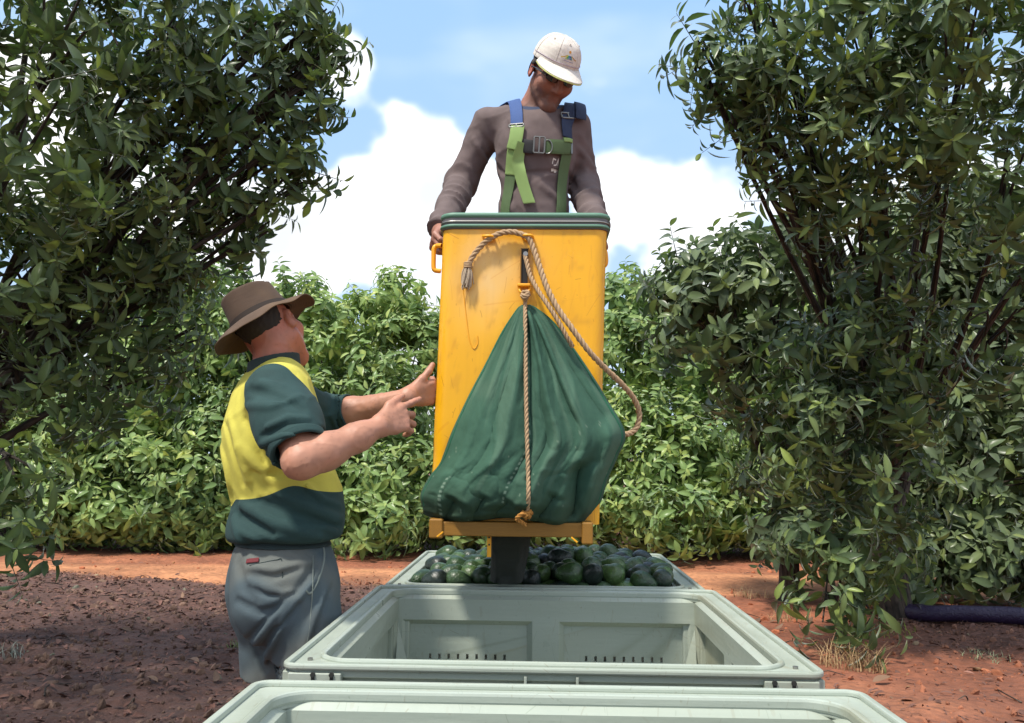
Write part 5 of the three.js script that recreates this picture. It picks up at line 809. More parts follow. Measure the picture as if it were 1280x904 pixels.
  const plate = (x, y, w, h, off, mat, name, rot = 0) => { const p = settle(shirtF, A(x, y), off), n = gradient(shirtF, p, 0.03); const m = new THREE.Matrix4().lookAt(n, V(0, 0, 0), V(Math.sin(rot), Math.cos(rot), 0)).setPosition(p); const r = 0.0035; return mesh(name, merge([boxAt(w, r * 2, 0.006, 0, h / 2, 0), boxAt(w, r * 2, 0.006, 0, -h / 2, 0), boxAt(r * 2, h, 0.006, w / 2, 0, 0), boxAt(r * 2, h, 0.006, -w / 2, 0, 0), boxAt(r * 2, h, 0.005, 0, 0, 0.001)]).applyMatrix4(m), mat, hr); };
  plate(673, 184.5, 0.042, 0.062, 0.014, MP.buckle, 'buckle', 0.05);
  { const p = settle(shirtF, A(683, 185), 0.016); mesh('ring', new THREE.TorusGeometry(0.024, 0.0028, 8, 24, 4.4).rotateZ(-1.9).scale(0.75, 1.15, 1).translate(p.x - 0.004, p.y, p.z), MP.buckle, hr); }
  plate(714, 138, 0.062, 0.026, 0.012, MP.buckle, 'adjuster', -0.15);
  plate(648, 161, 0.060, 0.012, 0.012, MP.buckle, 'adjuster', 0.05);
  { const p = settle(shirtF, A(723, 184), 0.014); mesh('strap_keeper', boxAt(0.008, 0.05, 0.006, p.x, p.y, p.z, 0.002), MP.buckle, hr); }
}

// ------------------------------------------------------------------ avocado trees
const leafMat = (name, coat) => phy(name, { color: 0xffffff, vertexColors: true, roughness: 0.88, transmission: 0.44, thickness: 0, clearcoat: coat, clearcoatRoughness: 0.26, side: THREE.DoubleSide });
const ML = { leaf: leafMat('leaf', 0.40), bark: std('bark', { color: C(0.11, 0.085, 0.065), roughness: 0.95, map: repeat(T.bark, 1), bumpMap: repeat(T.bark, 1), bumpScale: 0.02 }), twig: std('green twig', { color: C(0.12, 0.13, 0.05), roughness: 0.8 }) };
// one leaf: stalk at the origin, blade along +Z, folded along its midrib and bending down; four variants
function leafShape(rr, w0) {
  const n = 5, fold = 0.10 + 0.16 * rr(), bend = 0.10 + 0.35 * rr(), twist = (rr() - 0.5) * 0.5, wide = w0 + 0.045 * rr(), wav = (rr() - 0.5) * 0.05, p = [], idx = [];
  for (let j = 0; j <= n; j++) {
    const t = j / n, w = wide * Math.pow(Math.sin(Math.PI * Math.pow(clamp(t * 0.97 + 0.015, 0, 1), 0.86)), 0.85), z = t, y = -bend * t * t, tw = twist * t;
    for (const s of [-1, 0, 1]) { const x = s * w, h = Math.abs(s) * w * fold * 2 + wav * s * Math.sin(t * 9); p.push(x * Math.cos(tw) - h * Math.sin(tw), y + x * Math.sin(tw) + h * Math.cos(tw), z + 0.06); }
  }
  for (let j = 0; j < n; j++) for (let i = 0; i < 2; i++) { const a = j * 3 + i; idx.push(a, a + 3, a + 1, a + 1, a + 3, a + 4); }
  return [p, idx];
}
const LR = rngOf(404), LEAVES = [0.155, 0.165, 0.155, 0.17, 0.20, 0.21, 0.195, 0.22].map((w) => leafShape(LR, w));
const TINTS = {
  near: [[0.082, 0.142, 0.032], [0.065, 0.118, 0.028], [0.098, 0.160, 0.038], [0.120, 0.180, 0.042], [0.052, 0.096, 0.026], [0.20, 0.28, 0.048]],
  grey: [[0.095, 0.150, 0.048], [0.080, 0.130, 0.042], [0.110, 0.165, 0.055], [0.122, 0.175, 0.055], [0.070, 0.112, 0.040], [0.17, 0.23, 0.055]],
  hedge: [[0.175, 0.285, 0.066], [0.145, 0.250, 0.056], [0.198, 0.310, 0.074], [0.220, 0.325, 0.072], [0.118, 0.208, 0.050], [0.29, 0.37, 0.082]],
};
const leafGeoCache = new Map();
function leafGeo(variant, kind, tint) {
  const key = variant + kind + tint; if (leafGeoCache.has(key)) return leafGeoCache.get(key);
  const [p, idx] = LEAVES[variant], g = new THREE.BufferGeometry(); g.setAttribute('position', new THREE.Float32BufferAttribute(p, 3)); g.setIndex(idx); g.computeVertexNormals();
  const c = TINTS[kind][tint]; paint(g, (x, y, z) => { const rib = Math.abs(x) < 0.001 ? 1.35 : 1; return c.map((q) => q * rib); }); leafGeoCache.set(key, g); return g;
}
// a shoot: a twig along +Y with leaves spiralling round it, closer towards its tip
function makeShoot(seed, kind, n, leafLen, len, droop) {
  const rr = rngOf(seed), items = [];
  for (let i = 0; i < n; i++) {
    const t = Math.pow(i / (n - 1), 0.75), y = len * lerp(0.12, 1, t), az = i * 2.4 + rr() * 0.7, up = lerp(-0.25, 0.75, t * t) - droop + (rr() - 0.5) * 0.9, size = leafLen * (0.62 + 0.6 * rr()) * (t > 0.92 ? 0.7 : 1);
    const dir = V(Math.cos(az), up, Math.sin(az)).normalize(), q = new THREE.Quaternion().setFromRotationMatrix(new THREE.Matrix4().lookAt(dir, V(0, 0, 0), V(0, 1, 0)));
    q.multiply(new THREE.Quaternion().setFromAxisAngle(V(0, 0, 1), (rr() - 0.5) * 1.1));
    items.push({ m: new THREE.Matrix4().compose(V(0, y, 0), q, V(size, size, size)), variant: Math.floor(rr() * 4) + (kind === 'near' ? 0 : 4), tint: rr() < 0.07 || t > 0.95 ? 5 : Math.floor(rr() * 5) });
  }
  const list = items.map((o) => leafGeo(o.variant, kind, o.tint).clone().applyMatrix4(o.m));
  const tw = new THREE.CylinderGeometry(0.0022, 0.005, len, 4, 1, true).translate(0, len / 2, 0); tw.deleteAttribute('uv'); list.push(paint(tw, () => [0.09, 0.10, 0.04]));
  return { items, geo: mergeGeometries(list) };
}
const SHOOTS = {};
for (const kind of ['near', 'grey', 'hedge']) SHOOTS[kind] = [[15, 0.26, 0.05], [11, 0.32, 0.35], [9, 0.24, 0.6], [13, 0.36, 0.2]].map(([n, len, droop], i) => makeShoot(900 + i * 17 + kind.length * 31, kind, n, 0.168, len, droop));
const EYE_UP = V(0, 1, 0);
function tree(name, label, kind, seed, base, blobs, opt = {}) {
  const rr = rngOf(seed), g = thing(name, label, opt.category ?? 'tree', base), shoots = SHOOTS[kind], mats = [], cols = [], info = [], dens = opt.density ?? 46, dummy = new THREE.Object3D();
  const cents = [];
  for (const b of blobs) {
    const [px, py, d, rx, ry, rz, k = 1] = b.length ? b : [0, 0, 1, 0, 0, b.r[2], b.k], c = b.c ?? at(px, py, d), RX = b.r?.[0] ?? rx / F_PX * d, RY = b.r?.[1] ?? ry / F_PX * d; cents.push([c, Math.min(RX, RY, rz)]);
    const n = Math.round(dens * k * Math.PI * (RX * RY + RX * rz * 0.5 + RY * rz * 0.5) / 2 + 3), off = rr() * 50;
    for (let i = 0; i < n; i++) {
      let u = V(rr() * 2 - 1, rr() * 2 - 1, rr() * 2 - 1); const l = u.length() || 1; u.multiplyScalar(1 / l);
      const lump = 0.80 + 0.42 * noise(u.x * 2.3 + off, u.y * 2.3, u.z * 2.3 + off), r = Math.cbrt(lerp(0.22, 1.0, rr())) * lump, p = V(c.x + u.x * RX * r, c.y + u.y * RY * r, c.z + u.z * rz * r);
      if (p.y < 0.12 + 0.1 * rr()) continue;
      if (Math.abs(p.x) < 0.9 && p.z > -4.6 && p.y < 3.4) continue;            // the track is kept clear
      const ax = u.clone().multiplyScalar(0.9).add(V((rr() - 0.5) * 0.9, (opt.lift ?? 0.3) + (rr() - 0.5) * 1.1, (rr() - 0.5) * 0.9)).normalize(), s = (opt.size ?? 1) * (0.78 + 0.45 * rr());
      dummy.position.copy(p).sub(base); dummy.quaternion.setFromUnitVectors(EYE_UP, ax).multiply(new THREE.Quaternion().setFromAxisAngle(EYE_UP, rr() * 6.28)); dummy.scale.setScalar(s); dummy.updateMatrix();
      const [X, Y] = toPx(p), ok = p.z < -1 && X > -20 && X < 1300 && Y > -20 && Y < 924, to = EYE.clone().sub(p), dist = to.length();
      const m = noise(p.x * 1.7, p.y * 1.7, p.z * 1.7), t = (0.95 + 0.30 * m + 0.25 * (rr() - 0.5));
      info.push({ k: Math.floor(rr() * 4), m: dummy.matrix.clone(), t: [t * (1 + 0.12 * m), t, t * (0.9 + 0.15 * rr())], score: ok ? (u.dot(to) / dist + 0.6 * r + rr() * 0.3) / dist : -1 });
    }
  }
  // the leaves that show largest are parts of their own, the others one crown
  const want = opt.leaves ?? 300, order = [...info.keys()].filter((i) => info[i].score > 0).sort((a, b) => info[b].score - info[a].score), own = new Set();
  let made = 0;
  for (const i of order) { if (made >= want) break; own.add(i); for (const it of shoots[info[i].k].items) { if (made++ >= want) break; const m = new THREE.Mesh(leafGeo(it.variant, kind, it.tint), ML.leaf); m.name = 'leaf'; m.castShadow = m.receiveShadow = true; m.applyMatrix4(info[i].m.clone().multiply(it.m)); g.add(m); } }
  if (own.size) { const tws = [...own].map((i) => new THREE.CylinderGeometry(0.0022, 0.005, 0.26, 4, 1, true).translate(0, 0.13, 0).applyMatrix4(info[i].m)); const t = new THREE.Mesh(mergeGeometries(tws), ML.twig); t.name = 'twig'; t.userData.kind = 'stuff'; t.castShadow = true; g.add(t); }
  for (let k = 0; k < 4; k++) {
    const rest = info.filter((o, i) => o.k === k && !own.has(i)); if (!rest.length) continue;
    const im = new THREE.InstancedMesh(shoots[k].geo, ML.leaf, rest.length); im.name = 'crown'; im.userData.kind = 'stuff'; im.castShadow = im.receiveShadow = true;
    rest.forEach((o, i) => { im.setMatrixAt(i, o.m); im.setColorAt(i, C(...o.t)); }); g.add(im);
  }
  // trunk and limbs
  const H = opt.trunk ?? 1.1, top = base.clone().add(V((rr() - 0.5) * 0.3, H, (rr() - 0.5) * 0.3)), r0 = opt.radius ?? 0.10;
  mesh('trunk', taper([base.clone().add(V(0, -0.08, 0)), base.clone().lerp(top, 0.45).add(V((rr() - 0.5) * 0.12, 0, (rr() - 0.5) * 0.12)), top], r0, r0 * 0.72, 16, 10, 0.12), ML.bark, g);
  for (const [c, R] of cents) {
    const from = base.clone().lerp(top, 0.55 + 0.45 * rr()), mid = from.clone().lerp(c, 0.5).add(V((rr() - 0.5) * 0.3, 0.12 + 0.1 * rr(), (rr() - 0.5) * 0.3));
    mesh('branch', taper([from, mid, c, c.clone().add(c.clone().sub(mid).normalize().multiplyScalar(R * 0.6))], r0 * 0.30, 0.006, 18, 7, 0.15), ML.bark, g);
    for (let k = 0; k < (opt.twigs ?? 3); k++) { const e = c.clone().add(V((rr() - 0.5) * 2, (rr() - 0.3) * 1.6, (rr() - 0.5) * 2).normalize().multiplyScalar(R * (0.7 + 0.35 * rr()))); mesh('branch', taper([mid.clone().lerp(c, 0.6), c.clone().lerp(e, 0.5).add(V(0, 0.05, 0)), e], 0.014, 0.004, 10, 5, 0.1), ML.bark, g); }
  }
  return g;
}
const G0 = (px, py) => { const p = atH(px, py, 0); return V(p.x, groundY(p.x, p.z), p.z); };
const GX = (px, d) => { const p = at(px, 690, d); return V(p.x, groundY(p.x, p.z), p.z); };
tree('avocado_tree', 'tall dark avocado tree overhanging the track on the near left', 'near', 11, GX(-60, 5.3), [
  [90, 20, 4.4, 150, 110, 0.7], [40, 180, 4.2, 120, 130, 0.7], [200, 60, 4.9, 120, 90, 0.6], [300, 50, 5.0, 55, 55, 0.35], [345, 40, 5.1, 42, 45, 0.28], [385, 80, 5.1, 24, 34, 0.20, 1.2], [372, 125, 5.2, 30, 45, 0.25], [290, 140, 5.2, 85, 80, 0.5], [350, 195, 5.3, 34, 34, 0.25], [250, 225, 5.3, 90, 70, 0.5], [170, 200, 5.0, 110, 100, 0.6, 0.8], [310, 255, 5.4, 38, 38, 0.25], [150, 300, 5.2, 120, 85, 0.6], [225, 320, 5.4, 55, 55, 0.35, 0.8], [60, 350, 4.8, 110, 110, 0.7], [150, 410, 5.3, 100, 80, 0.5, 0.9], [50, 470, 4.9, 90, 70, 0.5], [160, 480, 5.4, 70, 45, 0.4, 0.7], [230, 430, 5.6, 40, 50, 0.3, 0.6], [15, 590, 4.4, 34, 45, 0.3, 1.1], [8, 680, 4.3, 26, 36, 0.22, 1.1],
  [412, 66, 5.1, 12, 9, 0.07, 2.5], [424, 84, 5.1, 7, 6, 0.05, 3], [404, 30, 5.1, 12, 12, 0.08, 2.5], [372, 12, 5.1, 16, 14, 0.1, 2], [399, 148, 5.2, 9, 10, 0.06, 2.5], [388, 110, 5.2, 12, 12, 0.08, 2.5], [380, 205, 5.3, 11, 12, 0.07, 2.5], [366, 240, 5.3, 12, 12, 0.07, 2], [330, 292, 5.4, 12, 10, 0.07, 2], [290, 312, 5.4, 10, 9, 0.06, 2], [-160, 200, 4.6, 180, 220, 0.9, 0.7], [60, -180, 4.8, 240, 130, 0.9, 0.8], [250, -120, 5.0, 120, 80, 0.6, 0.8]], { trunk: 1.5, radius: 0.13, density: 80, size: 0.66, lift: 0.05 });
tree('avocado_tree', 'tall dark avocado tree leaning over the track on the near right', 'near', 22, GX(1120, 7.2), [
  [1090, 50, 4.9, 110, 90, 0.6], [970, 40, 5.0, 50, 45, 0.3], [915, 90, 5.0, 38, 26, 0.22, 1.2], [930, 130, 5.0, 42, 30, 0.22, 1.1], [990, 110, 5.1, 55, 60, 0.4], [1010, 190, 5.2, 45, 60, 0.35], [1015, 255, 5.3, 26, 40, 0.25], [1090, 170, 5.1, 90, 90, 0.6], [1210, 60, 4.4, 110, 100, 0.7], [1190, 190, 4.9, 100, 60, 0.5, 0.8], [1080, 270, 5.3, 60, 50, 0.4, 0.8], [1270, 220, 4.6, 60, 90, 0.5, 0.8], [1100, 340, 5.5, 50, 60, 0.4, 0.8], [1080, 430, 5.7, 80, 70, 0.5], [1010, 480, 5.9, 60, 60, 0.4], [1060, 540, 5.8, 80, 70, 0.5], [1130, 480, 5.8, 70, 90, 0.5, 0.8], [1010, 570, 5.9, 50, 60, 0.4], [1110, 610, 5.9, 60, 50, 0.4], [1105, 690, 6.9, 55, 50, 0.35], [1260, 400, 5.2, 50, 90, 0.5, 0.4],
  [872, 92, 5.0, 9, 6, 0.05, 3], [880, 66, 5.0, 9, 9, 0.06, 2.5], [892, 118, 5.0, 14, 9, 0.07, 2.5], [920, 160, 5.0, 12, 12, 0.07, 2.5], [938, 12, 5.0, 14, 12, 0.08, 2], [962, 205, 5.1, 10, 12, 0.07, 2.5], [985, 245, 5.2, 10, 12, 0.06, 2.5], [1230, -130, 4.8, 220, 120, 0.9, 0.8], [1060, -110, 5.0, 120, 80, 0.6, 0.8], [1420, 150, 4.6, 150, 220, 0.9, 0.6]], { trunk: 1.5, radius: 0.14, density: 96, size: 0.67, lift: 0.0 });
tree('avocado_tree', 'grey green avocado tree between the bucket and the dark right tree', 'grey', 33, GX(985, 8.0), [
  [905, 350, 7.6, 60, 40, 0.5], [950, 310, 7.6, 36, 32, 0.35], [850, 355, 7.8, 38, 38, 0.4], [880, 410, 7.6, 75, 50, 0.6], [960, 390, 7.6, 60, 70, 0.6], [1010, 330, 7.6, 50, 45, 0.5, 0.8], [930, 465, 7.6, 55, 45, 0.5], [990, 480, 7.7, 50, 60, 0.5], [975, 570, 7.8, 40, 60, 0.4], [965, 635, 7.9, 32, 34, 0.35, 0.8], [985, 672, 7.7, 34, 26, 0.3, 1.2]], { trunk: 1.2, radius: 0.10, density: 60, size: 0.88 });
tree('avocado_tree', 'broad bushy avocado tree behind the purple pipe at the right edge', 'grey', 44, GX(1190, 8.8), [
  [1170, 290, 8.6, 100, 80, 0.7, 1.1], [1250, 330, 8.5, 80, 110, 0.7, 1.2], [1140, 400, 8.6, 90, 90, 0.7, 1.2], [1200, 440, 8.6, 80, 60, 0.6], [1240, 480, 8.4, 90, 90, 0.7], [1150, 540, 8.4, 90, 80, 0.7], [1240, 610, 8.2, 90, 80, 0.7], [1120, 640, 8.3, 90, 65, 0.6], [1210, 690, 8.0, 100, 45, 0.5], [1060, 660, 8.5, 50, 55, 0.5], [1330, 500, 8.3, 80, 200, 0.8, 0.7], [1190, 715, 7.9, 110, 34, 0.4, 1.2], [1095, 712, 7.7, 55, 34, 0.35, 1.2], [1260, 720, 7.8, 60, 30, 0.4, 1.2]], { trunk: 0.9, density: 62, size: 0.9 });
tree('avocado_tree', 'unseen avocado tree added left of the camera to shade the mulch', 'near', 45, V(-3.9, 0, -1.2), [{ c: V(-3.5, 3.6, -1.3), r: [0.9, 0.9, 1.1], k: 0.6 }, { c: V(-3.1, 4.3, -2.4), r: [0.8, 0.7, 0.9], k: 0.5 }, { c: V(-4.3, 3.8, -2.6), r: [0.9, 0.9, 0.9], k: 0.7 }, { c: V(-3.4, 4.4, -0.2), r: [1.0, 0.8, 0.9], k: 0.6 }], { trunk: 1.8, radius: 0.13, density: 60, leaves: 0, size: 0.9 });  // out-of-view crown put here to throw shade on the left ground
// the row across the end of the track
const row = [
  ['bright leafy avocado tree at the far left end of the row', 51, 60, 12.3, [[30, 610, 11.5, 80, 75, 0.8], [90, 560, 11.6, 70, 90, 0.8], [40, 470, 12, 90, 100, 0.8], [110, 640, 11.2, 50, 42, 0.5], [-60, 520, 12, 90, 150, 0.8]]],
  ['bushy avocado tree behind the brown mulch, left of the man in the hat', 52, 190, 12.4, [[170, 600, 11.5, 75, 80, 0.8], [240, 620, 11.4, 60, 65, 0.7], [190, 500, 12, 85, 90, 0.8], [190, 390, 12.4, 80, 90, 0.8]]],
  ['tall avocado tree rising directly behind the brown hat', 53, 300, 12.7, [[270, 375, 12.4, 50, 40, 0.6], [250, 430, 12.4, 60, 60, 0.7], [310, 450, 12.4, 60, 75, 0.8], [300, 560, 11.9, 80, 90, 0.8], [320, 640, 11.5, 70, 45, 0.6]]],
  ['pale avocado tree seen above the forearms of the man in the hat', 54, 400, 12.9, [[375, 375, 13, 34, 26, 0.5], [400, 430, 12.8, 55, 60, 0.8], [420, 520, 12.3, 60, 70, 0.8], [440, 620, 11.5, 65, 55, 0.7], [470, 660, 10.9, 55, 32, 0.5], [380, 600, 11.7, 60, 80, 0.7]]],
  ['avocado tree with a high rounded top just left of the yellow bucket', 55, 505, 12.9, [[505, 372, 12.8, 34, 30, 0.5], [475, 400, 12.8, 50, 40, 0.7], [520, 440, 12.6, 55, 60, 0.8], [490, 520, 12.2, 60, 75, 0.8], [510, 610, 11.6, 60, 70, 0.7]]],
  ['avocado tree mostly hidden behind the yellow bucket', 56, 640, 12.9, [[620, 430, 12.8, 80, 60, 0.8], [640, 540, 12.4, 90, 90, 0.8], [620, 640, 11.8, 70, 50, 0.7], [690, 600, 12, 70, 80, 0.7]]],
  ['bright avocado tree just right of the bucket and the loop of rope', 57, 800, 12.8, [[790, 380, 12.8, 42, 40, 0.6], [775, 450, 12.5, 50, 60, 0.7], [840, 450, 12.4, 55, 55, 0.8], [800, 550, 11.9, 65, 65, 0.8], [850, 590, 11.5, 60, 60, 0.7], [790, 640, 11.3, 48, 36, 0.6], [850, 655, 10.7, 48, 28, 0.45, 1.2]]],
  ['low bright avocado tree at the right end of the open track', 58, 905, 12.8, [[890, 470, 12.4, 55, 60, 0.8], [900, 560, 11.9, 60, 65, 0.8], [930, 630, 11.5, 50, 42, 0.6], [880, 640, 11.4, 40, 36, 0.5]]],
  ['avocado tree far behind the dark trunk on the right', 59, 1010, 13, [[1000, 420, 12.8, 70, 90, 0.8], [1010, 560, 12.3, 80, 100, 0.8], [1060, 640, 11.9, 70, 55, 0.7]]],
  ['avocado tree far behind the right edge, showing through gaps', 60, 1200, 13.2, [[1130, 400, 12.9, 80, 120, 0.9], [1220, 340, 12.9, 80, 110, 0.9], [1230, 540, 12.4, 110, 120, 0.9], [1120, 560, 12.4, 80, 110, 0.9]]],
];
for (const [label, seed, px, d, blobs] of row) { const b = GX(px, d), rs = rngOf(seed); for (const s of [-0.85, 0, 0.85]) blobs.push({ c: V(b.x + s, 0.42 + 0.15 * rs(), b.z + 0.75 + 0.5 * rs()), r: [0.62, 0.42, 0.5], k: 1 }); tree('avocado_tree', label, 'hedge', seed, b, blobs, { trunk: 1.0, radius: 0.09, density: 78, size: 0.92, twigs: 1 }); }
for (const [label, seed, px, d, blobs] of [
  ['distant avocado treetop left of the bucket, behind the row', 71, 440, 17, [[440, 430, 17, 70, 60, 1.1], [360, 430, 17.5, 70, 60, 1.1], [420, 520, 17, 120, 90, 1.0], [400, 600, 16.5, 150, 60, 0.8], [600, 590, 16.5, 130, 70, 0.8]]],
  ['distant avocado treetop right of the bucket, behind the row', 72, 860, 17, [[820, 400, 17, 60, 55, 1.0], [900, 430, 17, 80, 80, 1.1], [850, 520, 17, 130, 90, 1.0], [830, 600, 16.5, 160, 60, 0.8], [1080, 590, 16.5, 160, 80, 0.9]]],
  ['distant avocado treetop at the far left, behind the row', 73, 130, 17, [[80, 430, 17, 120, 90, 1.1], [220, 430, 17, 90, 80, 1.1], [150, 540, 17, 160, 90, 1.0], [120, 600, 16.5, 180, 65, 0.8], [-60, 560, 16.5, 120, 120, 0.9]]],
]) tree('avocado_tree', label, 'hedge', seed, GX(px, d), blobs, { trunk: 1.2, leaves: 60, density: 34, twigs: 1 });

// ------------------------------------------------------------------ small things on the ground
{
  const rr = rngOf(501);
  // purple irrigation pipe
  const a = G0(1098, 768), b = G0(1150, 780), c = G0(1210, 786), d = G0(1285, 793), e = G0(1400, 806);
  const pts = [a, b, c, d, e].map((p) => p.clone().add(V(0, 0.062, 0)));
  const pipe = thing('irrigation_pipe', 'thick dark purple pipe lying on the mulch under the right tree', 'pipe', a.clone());
  mesh('pipe_body', taper(pts, 0.062, 0.066, 60, 14, 0.06), phy('purple plastic', { color: C(0.026, 0.016, 0.050), roughness: 0.42, bumpMap: repeat(T.rough, 3), bumpScale: 0.006 }), pipe);
  const cap = pts[0]; mesh('pipe_collar', new THREE.CylinderGeometry(0.070, 0.070, 0.06, 16).rotateZ(Math.PI / 2).rotateY(0.25).translate(pts[1].x, pts[1].y, pts[1].z), std('dark collar', { color: C(0.02, 0.015, 0.03), roughness: 0.5 }), pipe);
  // dry grass tuft and weeds
  const blade = (p, h, w, lean, az, tint) => { const d0 = V(Math.cos(az), 0, Math.sin(az)), s = V(-d0.z, 0, d0.x), q = []; for (let i = 0; i <= 4; i++) { const t = i / 4; const c0 = p.clone().addScaledVector(d0, lean * t * t).add(V(0, h * (t - 0.25 * lean / h * t * t), 0)); const ww = w * (1 - t * 0.9); q.push(c0.clone().addScaledVector(s, -ww), c0.clone().addScaledVector(s, ww)); } const idx = []; for (let i = 0; i < 4; i++) idx.push(i * 2, i * 2 + 1, i * 2 + 3, i * 2, i * 2 + 3, i * 2 + 2); const g = new THREE.BufferGeometry(); g.setAttribute('position', new THREE.Float32BufferAttribute(q.flatMap((v) => v.toArray()), 3)); g.setIndex(idx); g.computeVertexNormals(); return paint(g, () => tint); };
  const grassMat = std('grass blades', { color: 0xffffff, vertexColors: true, roughness: 0.9, side: THREE.DoubleSide });
  const tuft = (label, px, py, n, R, h, tint, vary) => { const c0 = G0(px, py), l = []; for (let i = 0; i < n; i++) { const r = R * Math.sqrt(rr()), a0 = rr() * 6.28, x = c0.x + Math.cos(a0) * r, z = c0.z + Math.sin(a0) * r * 0.7, k = 1 + (rr() - 0.5) * vary; l.push(blade(V(x, groundY(x, z), z), h * (0.5 + 0.7 * rr()), 0.0022 + 0.0016 * rr(), h * (0.3 + 0.9 * rr()), rr() * 6.28, tint.map((q) => q * k))); } const t = thing('grass_tuft', label, 'grass tuft', c0); mesh('blades', mergeGeometries(l), grassMat, t); return t; };
  tuft('dry straw coloured grass tuft right of the middle bin', 1066, 836, 170, 0.20, 0.19, [0.36, 0.24, 0.12], 0.7);
  tuft('small dry grass tuft on the red soil right of the far bin', 945, 748, 60, 0.20, 0.12, [0.33, 0.22, 0.11], 0.7);
  tuft('small straw tuft on the red soil between the middle bin and low branch', 985, 775, 50, 0.18, 0.11, [0.33, 0.22, 0.11], 0.7);
  tuft('pale weed patch on the mulch below the purple pipe', 1232, 824, 70, 0.16, 0.05, [0.24, 0.26, 0.15], 0.6);
  tuft('yellow green weed patch by the end of the purple pipe', 1095, 792, 120, 0.28, 0.07, [0.25, 0.30, 0.05], 0.7);
  tuft('little green weed beside the shorts of the man in the hat', 296, 822, 40, 0.08, 0.06, [0.14, 0.18, 0.06], 0.6);
  tuft('pale grey weed at the left edge of the mulch', 8, 838, 60, 0.10, 0.07, [0.25, 0.28, 0.24], 0.5);
  // low branch hanging by the right tree
  tree('leafy_branch', 'low leafy branch reaching out over the red soil beside the right tree', 'near', 81, G0(1062, 806), [[1030, 680, 5.9, 42, 30, 0.22, 1.5], [1075, 700, 5.9, 45, 40, 0.25, 1.4], [1030, 765, 5.8, 42, 26, 0.2, 1.3], [1075, 755, 5.9, 34, 20, 0.16, 1.0]], { trunk: 0.45, radius: 0.025, twigs: 1, category: 'branch', density: 60, size: 0.8 });
  // fallen leaves, clods and stones
  const litterLeaf = (() => { const [p, idx] = LEAVES[1]; const g = new THREE.BufferGeometry(); g.setAttribute('position', new THREE.Float32BufferAttribute(p, 3)); g.setIndex(idx); g.computeVertexNormals(); return g; })();
  const spots = [], clods = [];
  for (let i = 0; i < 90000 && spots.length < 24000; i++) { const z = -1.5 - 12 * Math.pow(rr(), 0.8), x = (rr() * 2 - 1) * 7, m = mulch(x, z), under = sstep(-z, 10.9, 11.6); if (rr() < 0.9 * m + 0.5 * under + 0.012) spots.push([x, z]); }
  for (let i = 0; i < 40000 && clods.length < 9000; i++) { const z = -1.5 - 10 * Math.pow(rr(), 0.8), x = (rr() * 2 - 1) * 6, m = mulch(x, z); if (rr() < 0.6 * m + (z < -7.4 ? 0.03 : 0.16)) clods.push([x, z, m]); }
  const dum = new THREE.Object3D(), lit = new THREE.InstancedMesh(litterLeaf, std('dead leaf', { color: 0xffffff, roughness: 0.85, side: THREE.DoubleSide }), spots.length);
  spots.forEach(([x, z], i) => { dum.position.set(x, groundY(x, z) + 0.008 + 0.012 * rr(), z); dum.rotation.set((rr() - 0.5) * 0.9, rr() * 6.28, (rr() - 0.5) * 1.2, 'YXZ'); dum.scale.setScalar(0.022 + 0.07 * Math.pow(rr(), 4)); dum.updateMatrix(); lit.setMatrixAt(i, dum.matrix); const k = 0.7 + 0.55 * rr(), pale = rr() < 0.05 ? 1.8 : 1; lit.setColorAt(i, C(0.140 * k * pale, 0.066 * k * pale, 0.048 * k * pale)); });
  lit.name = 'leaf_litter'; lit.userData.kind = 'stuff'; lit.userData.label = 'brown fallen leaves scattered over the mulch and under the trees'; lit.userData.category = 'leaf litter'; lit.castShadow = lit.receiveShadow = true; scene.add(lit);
  const big = [], twg = []; for (let i = 0; i < 220; i++) { const z = -2.2 - 5.6 * rr(), x = (rr() * 2 - 1) * 4.5; big.push([x, z]); }
  const bigM = new THREE.InstancedMesh((() => { const [p, idx] = LEAVES[6]; const g = new THREE.BufferGeometry(); g.setAttribute('position', new THREE.Float32BufferAttribute(p, 3)); g.setIndex(idx); g.computeVertexNormals(); return g; })(), std('curled dead leaf', { color: 0xffffff, roughness: 0.75, side: THREE.DoubleSide }), big.length);
  big.forEach(([x, z], i) => { dum.position.set(x, groundY(x, z) + 0.015, z); dum.rotation.set((rr() - 0.5) * 1.2, rr() * 6.28, (rr() < 0.5 ? 0 : Math.PI) + (rr() - 0.5) * 1.0, 'YXZ'); dum.scale.setScalar(0.065 + 0.05 * rr()); dum.updateMatrix(); bigM.setMatrixAt(i, dum.matrix); const k = 0.6 + 0.8 * rr(); bigM.setColorAt(i, C(0.15 * k, 0.085 * k, 0.05 * k)); });
  bigM.name = 'dead_leaves'; bigM.userData.kind = 'stuff'; bigM.userData.label = 'larger curled brown leaves lying loose on the soil'; bigM.userData.category = 'leaf litter'; bigM.castShadow = bigM.receiveShadow = true; scene.add(bigM);
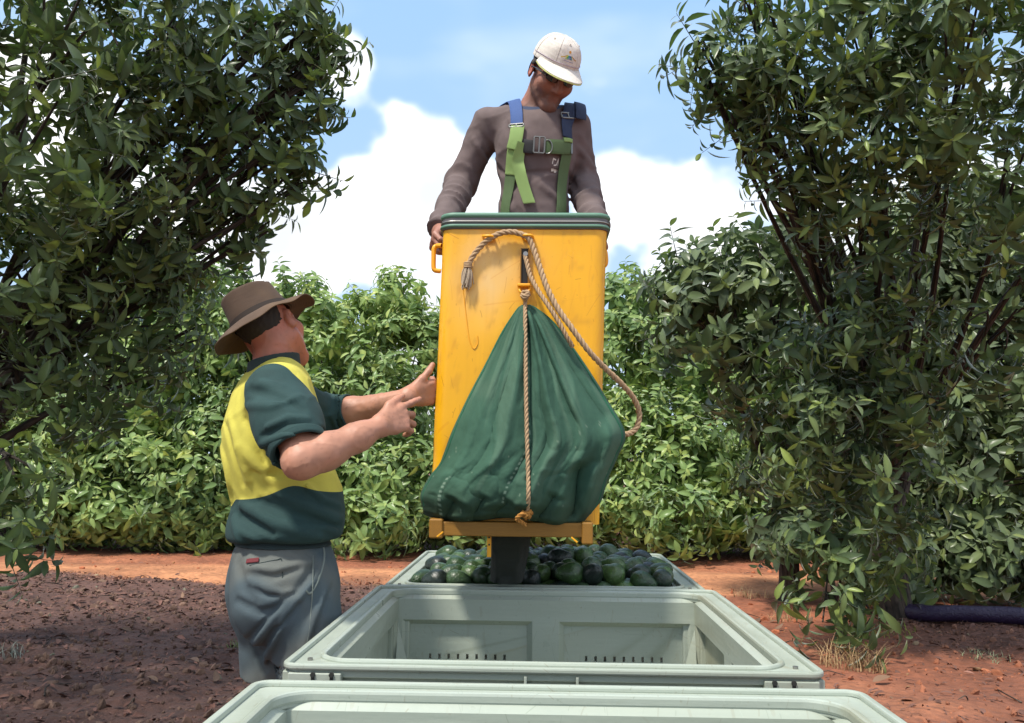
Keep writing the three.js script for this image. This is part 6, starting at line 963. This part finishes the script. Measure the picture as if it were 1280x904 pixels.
  for (let i = 0; i < 90; i++) { const z = -2.2 - 5.6 * rr(), x = (rr() < 0.5 ? -1 : 1) * (0.9 + 3.4 * rr()), a = rr() * 6.28, l = 0.06 + 0.2 * rr(), y = groundY(x, z) + 0.008; twg.push(taper([V(x, y, z), V(x + Math.cos(a) * l * 0.5, y + 0.012 + 0.02 * rr(), z + Math.sin(a) * l * 0.5), V(x + Math.cos(a + 0.4) * l, groundY(x + Math.cos(a + 0.4) * l, z + Math.sin(a + 0.4) * l) + 0.006, z + Math.sin(a + 0.4) * l)], 0.0045, 0.002, 6, 5)); }
  const tw = mesh('fallen_twigs', mergeGeometries(twg), ML.bark); tw.userData.kind = 'stuff'; tw.userData.label = 'dry twigs scattered over the mulch and soil'; tw.userData.category = 'twigs';
  const cg = new THREE.IcosahedronGeometry(1, 1); { const p = cg.attributes.position; for (let i = 0; i < p.count; i++) { const n = 1 + 0.35 * noise(p.getX(i) * 2, p.getY(i) * 2, p.getZ(i) * 2); p.setXYZ(i, p.getX(i) * n, p.getY(i) * n * 0.7, p.getZ(i) * n); } cg.computeVertexNormals(); }
  const cl = new THREE.InstancedMesh(cg, std('clod', { color: 0xffffff, roughness: 1 }), clods.length);
  clods.forEach(([x, z, m], i) => { const s = 0.005 + 0.016 * Math.pow(rr(), 4); dum.position.set(x, groundY(x, z) + s * 0.2, z); dum.rotation.set(rr() * 3, rr() * 6, rr() * 3); dum.scale.set(s * (1 + rr()), s, s * (1 + rr())); dum.updateMatrix(); cl.setMatrixAt(i, dum.matrix); const k = 0.7 + 0.6 * rr(), pale = rr() < 0.02 ? 1.6 : 1; cl.setColorAt(i, C(lerp(0.36, 0.15, m) * k, lerp(0.12, 0.09, m) * k * pale, lerp(0.055, 0.065, m) * k * pale)); });
  cl.name = 'soil_clods'; cl.userData.kind = 'stuff'; cl.userData.label = 'crumbs and clods of red and brown soil on the ground'; cl.userData.category = 'soil'; cl.castShadow = cl.receiveShadow = true; scene.add(cl);
}

renderer.render(scene, camera);
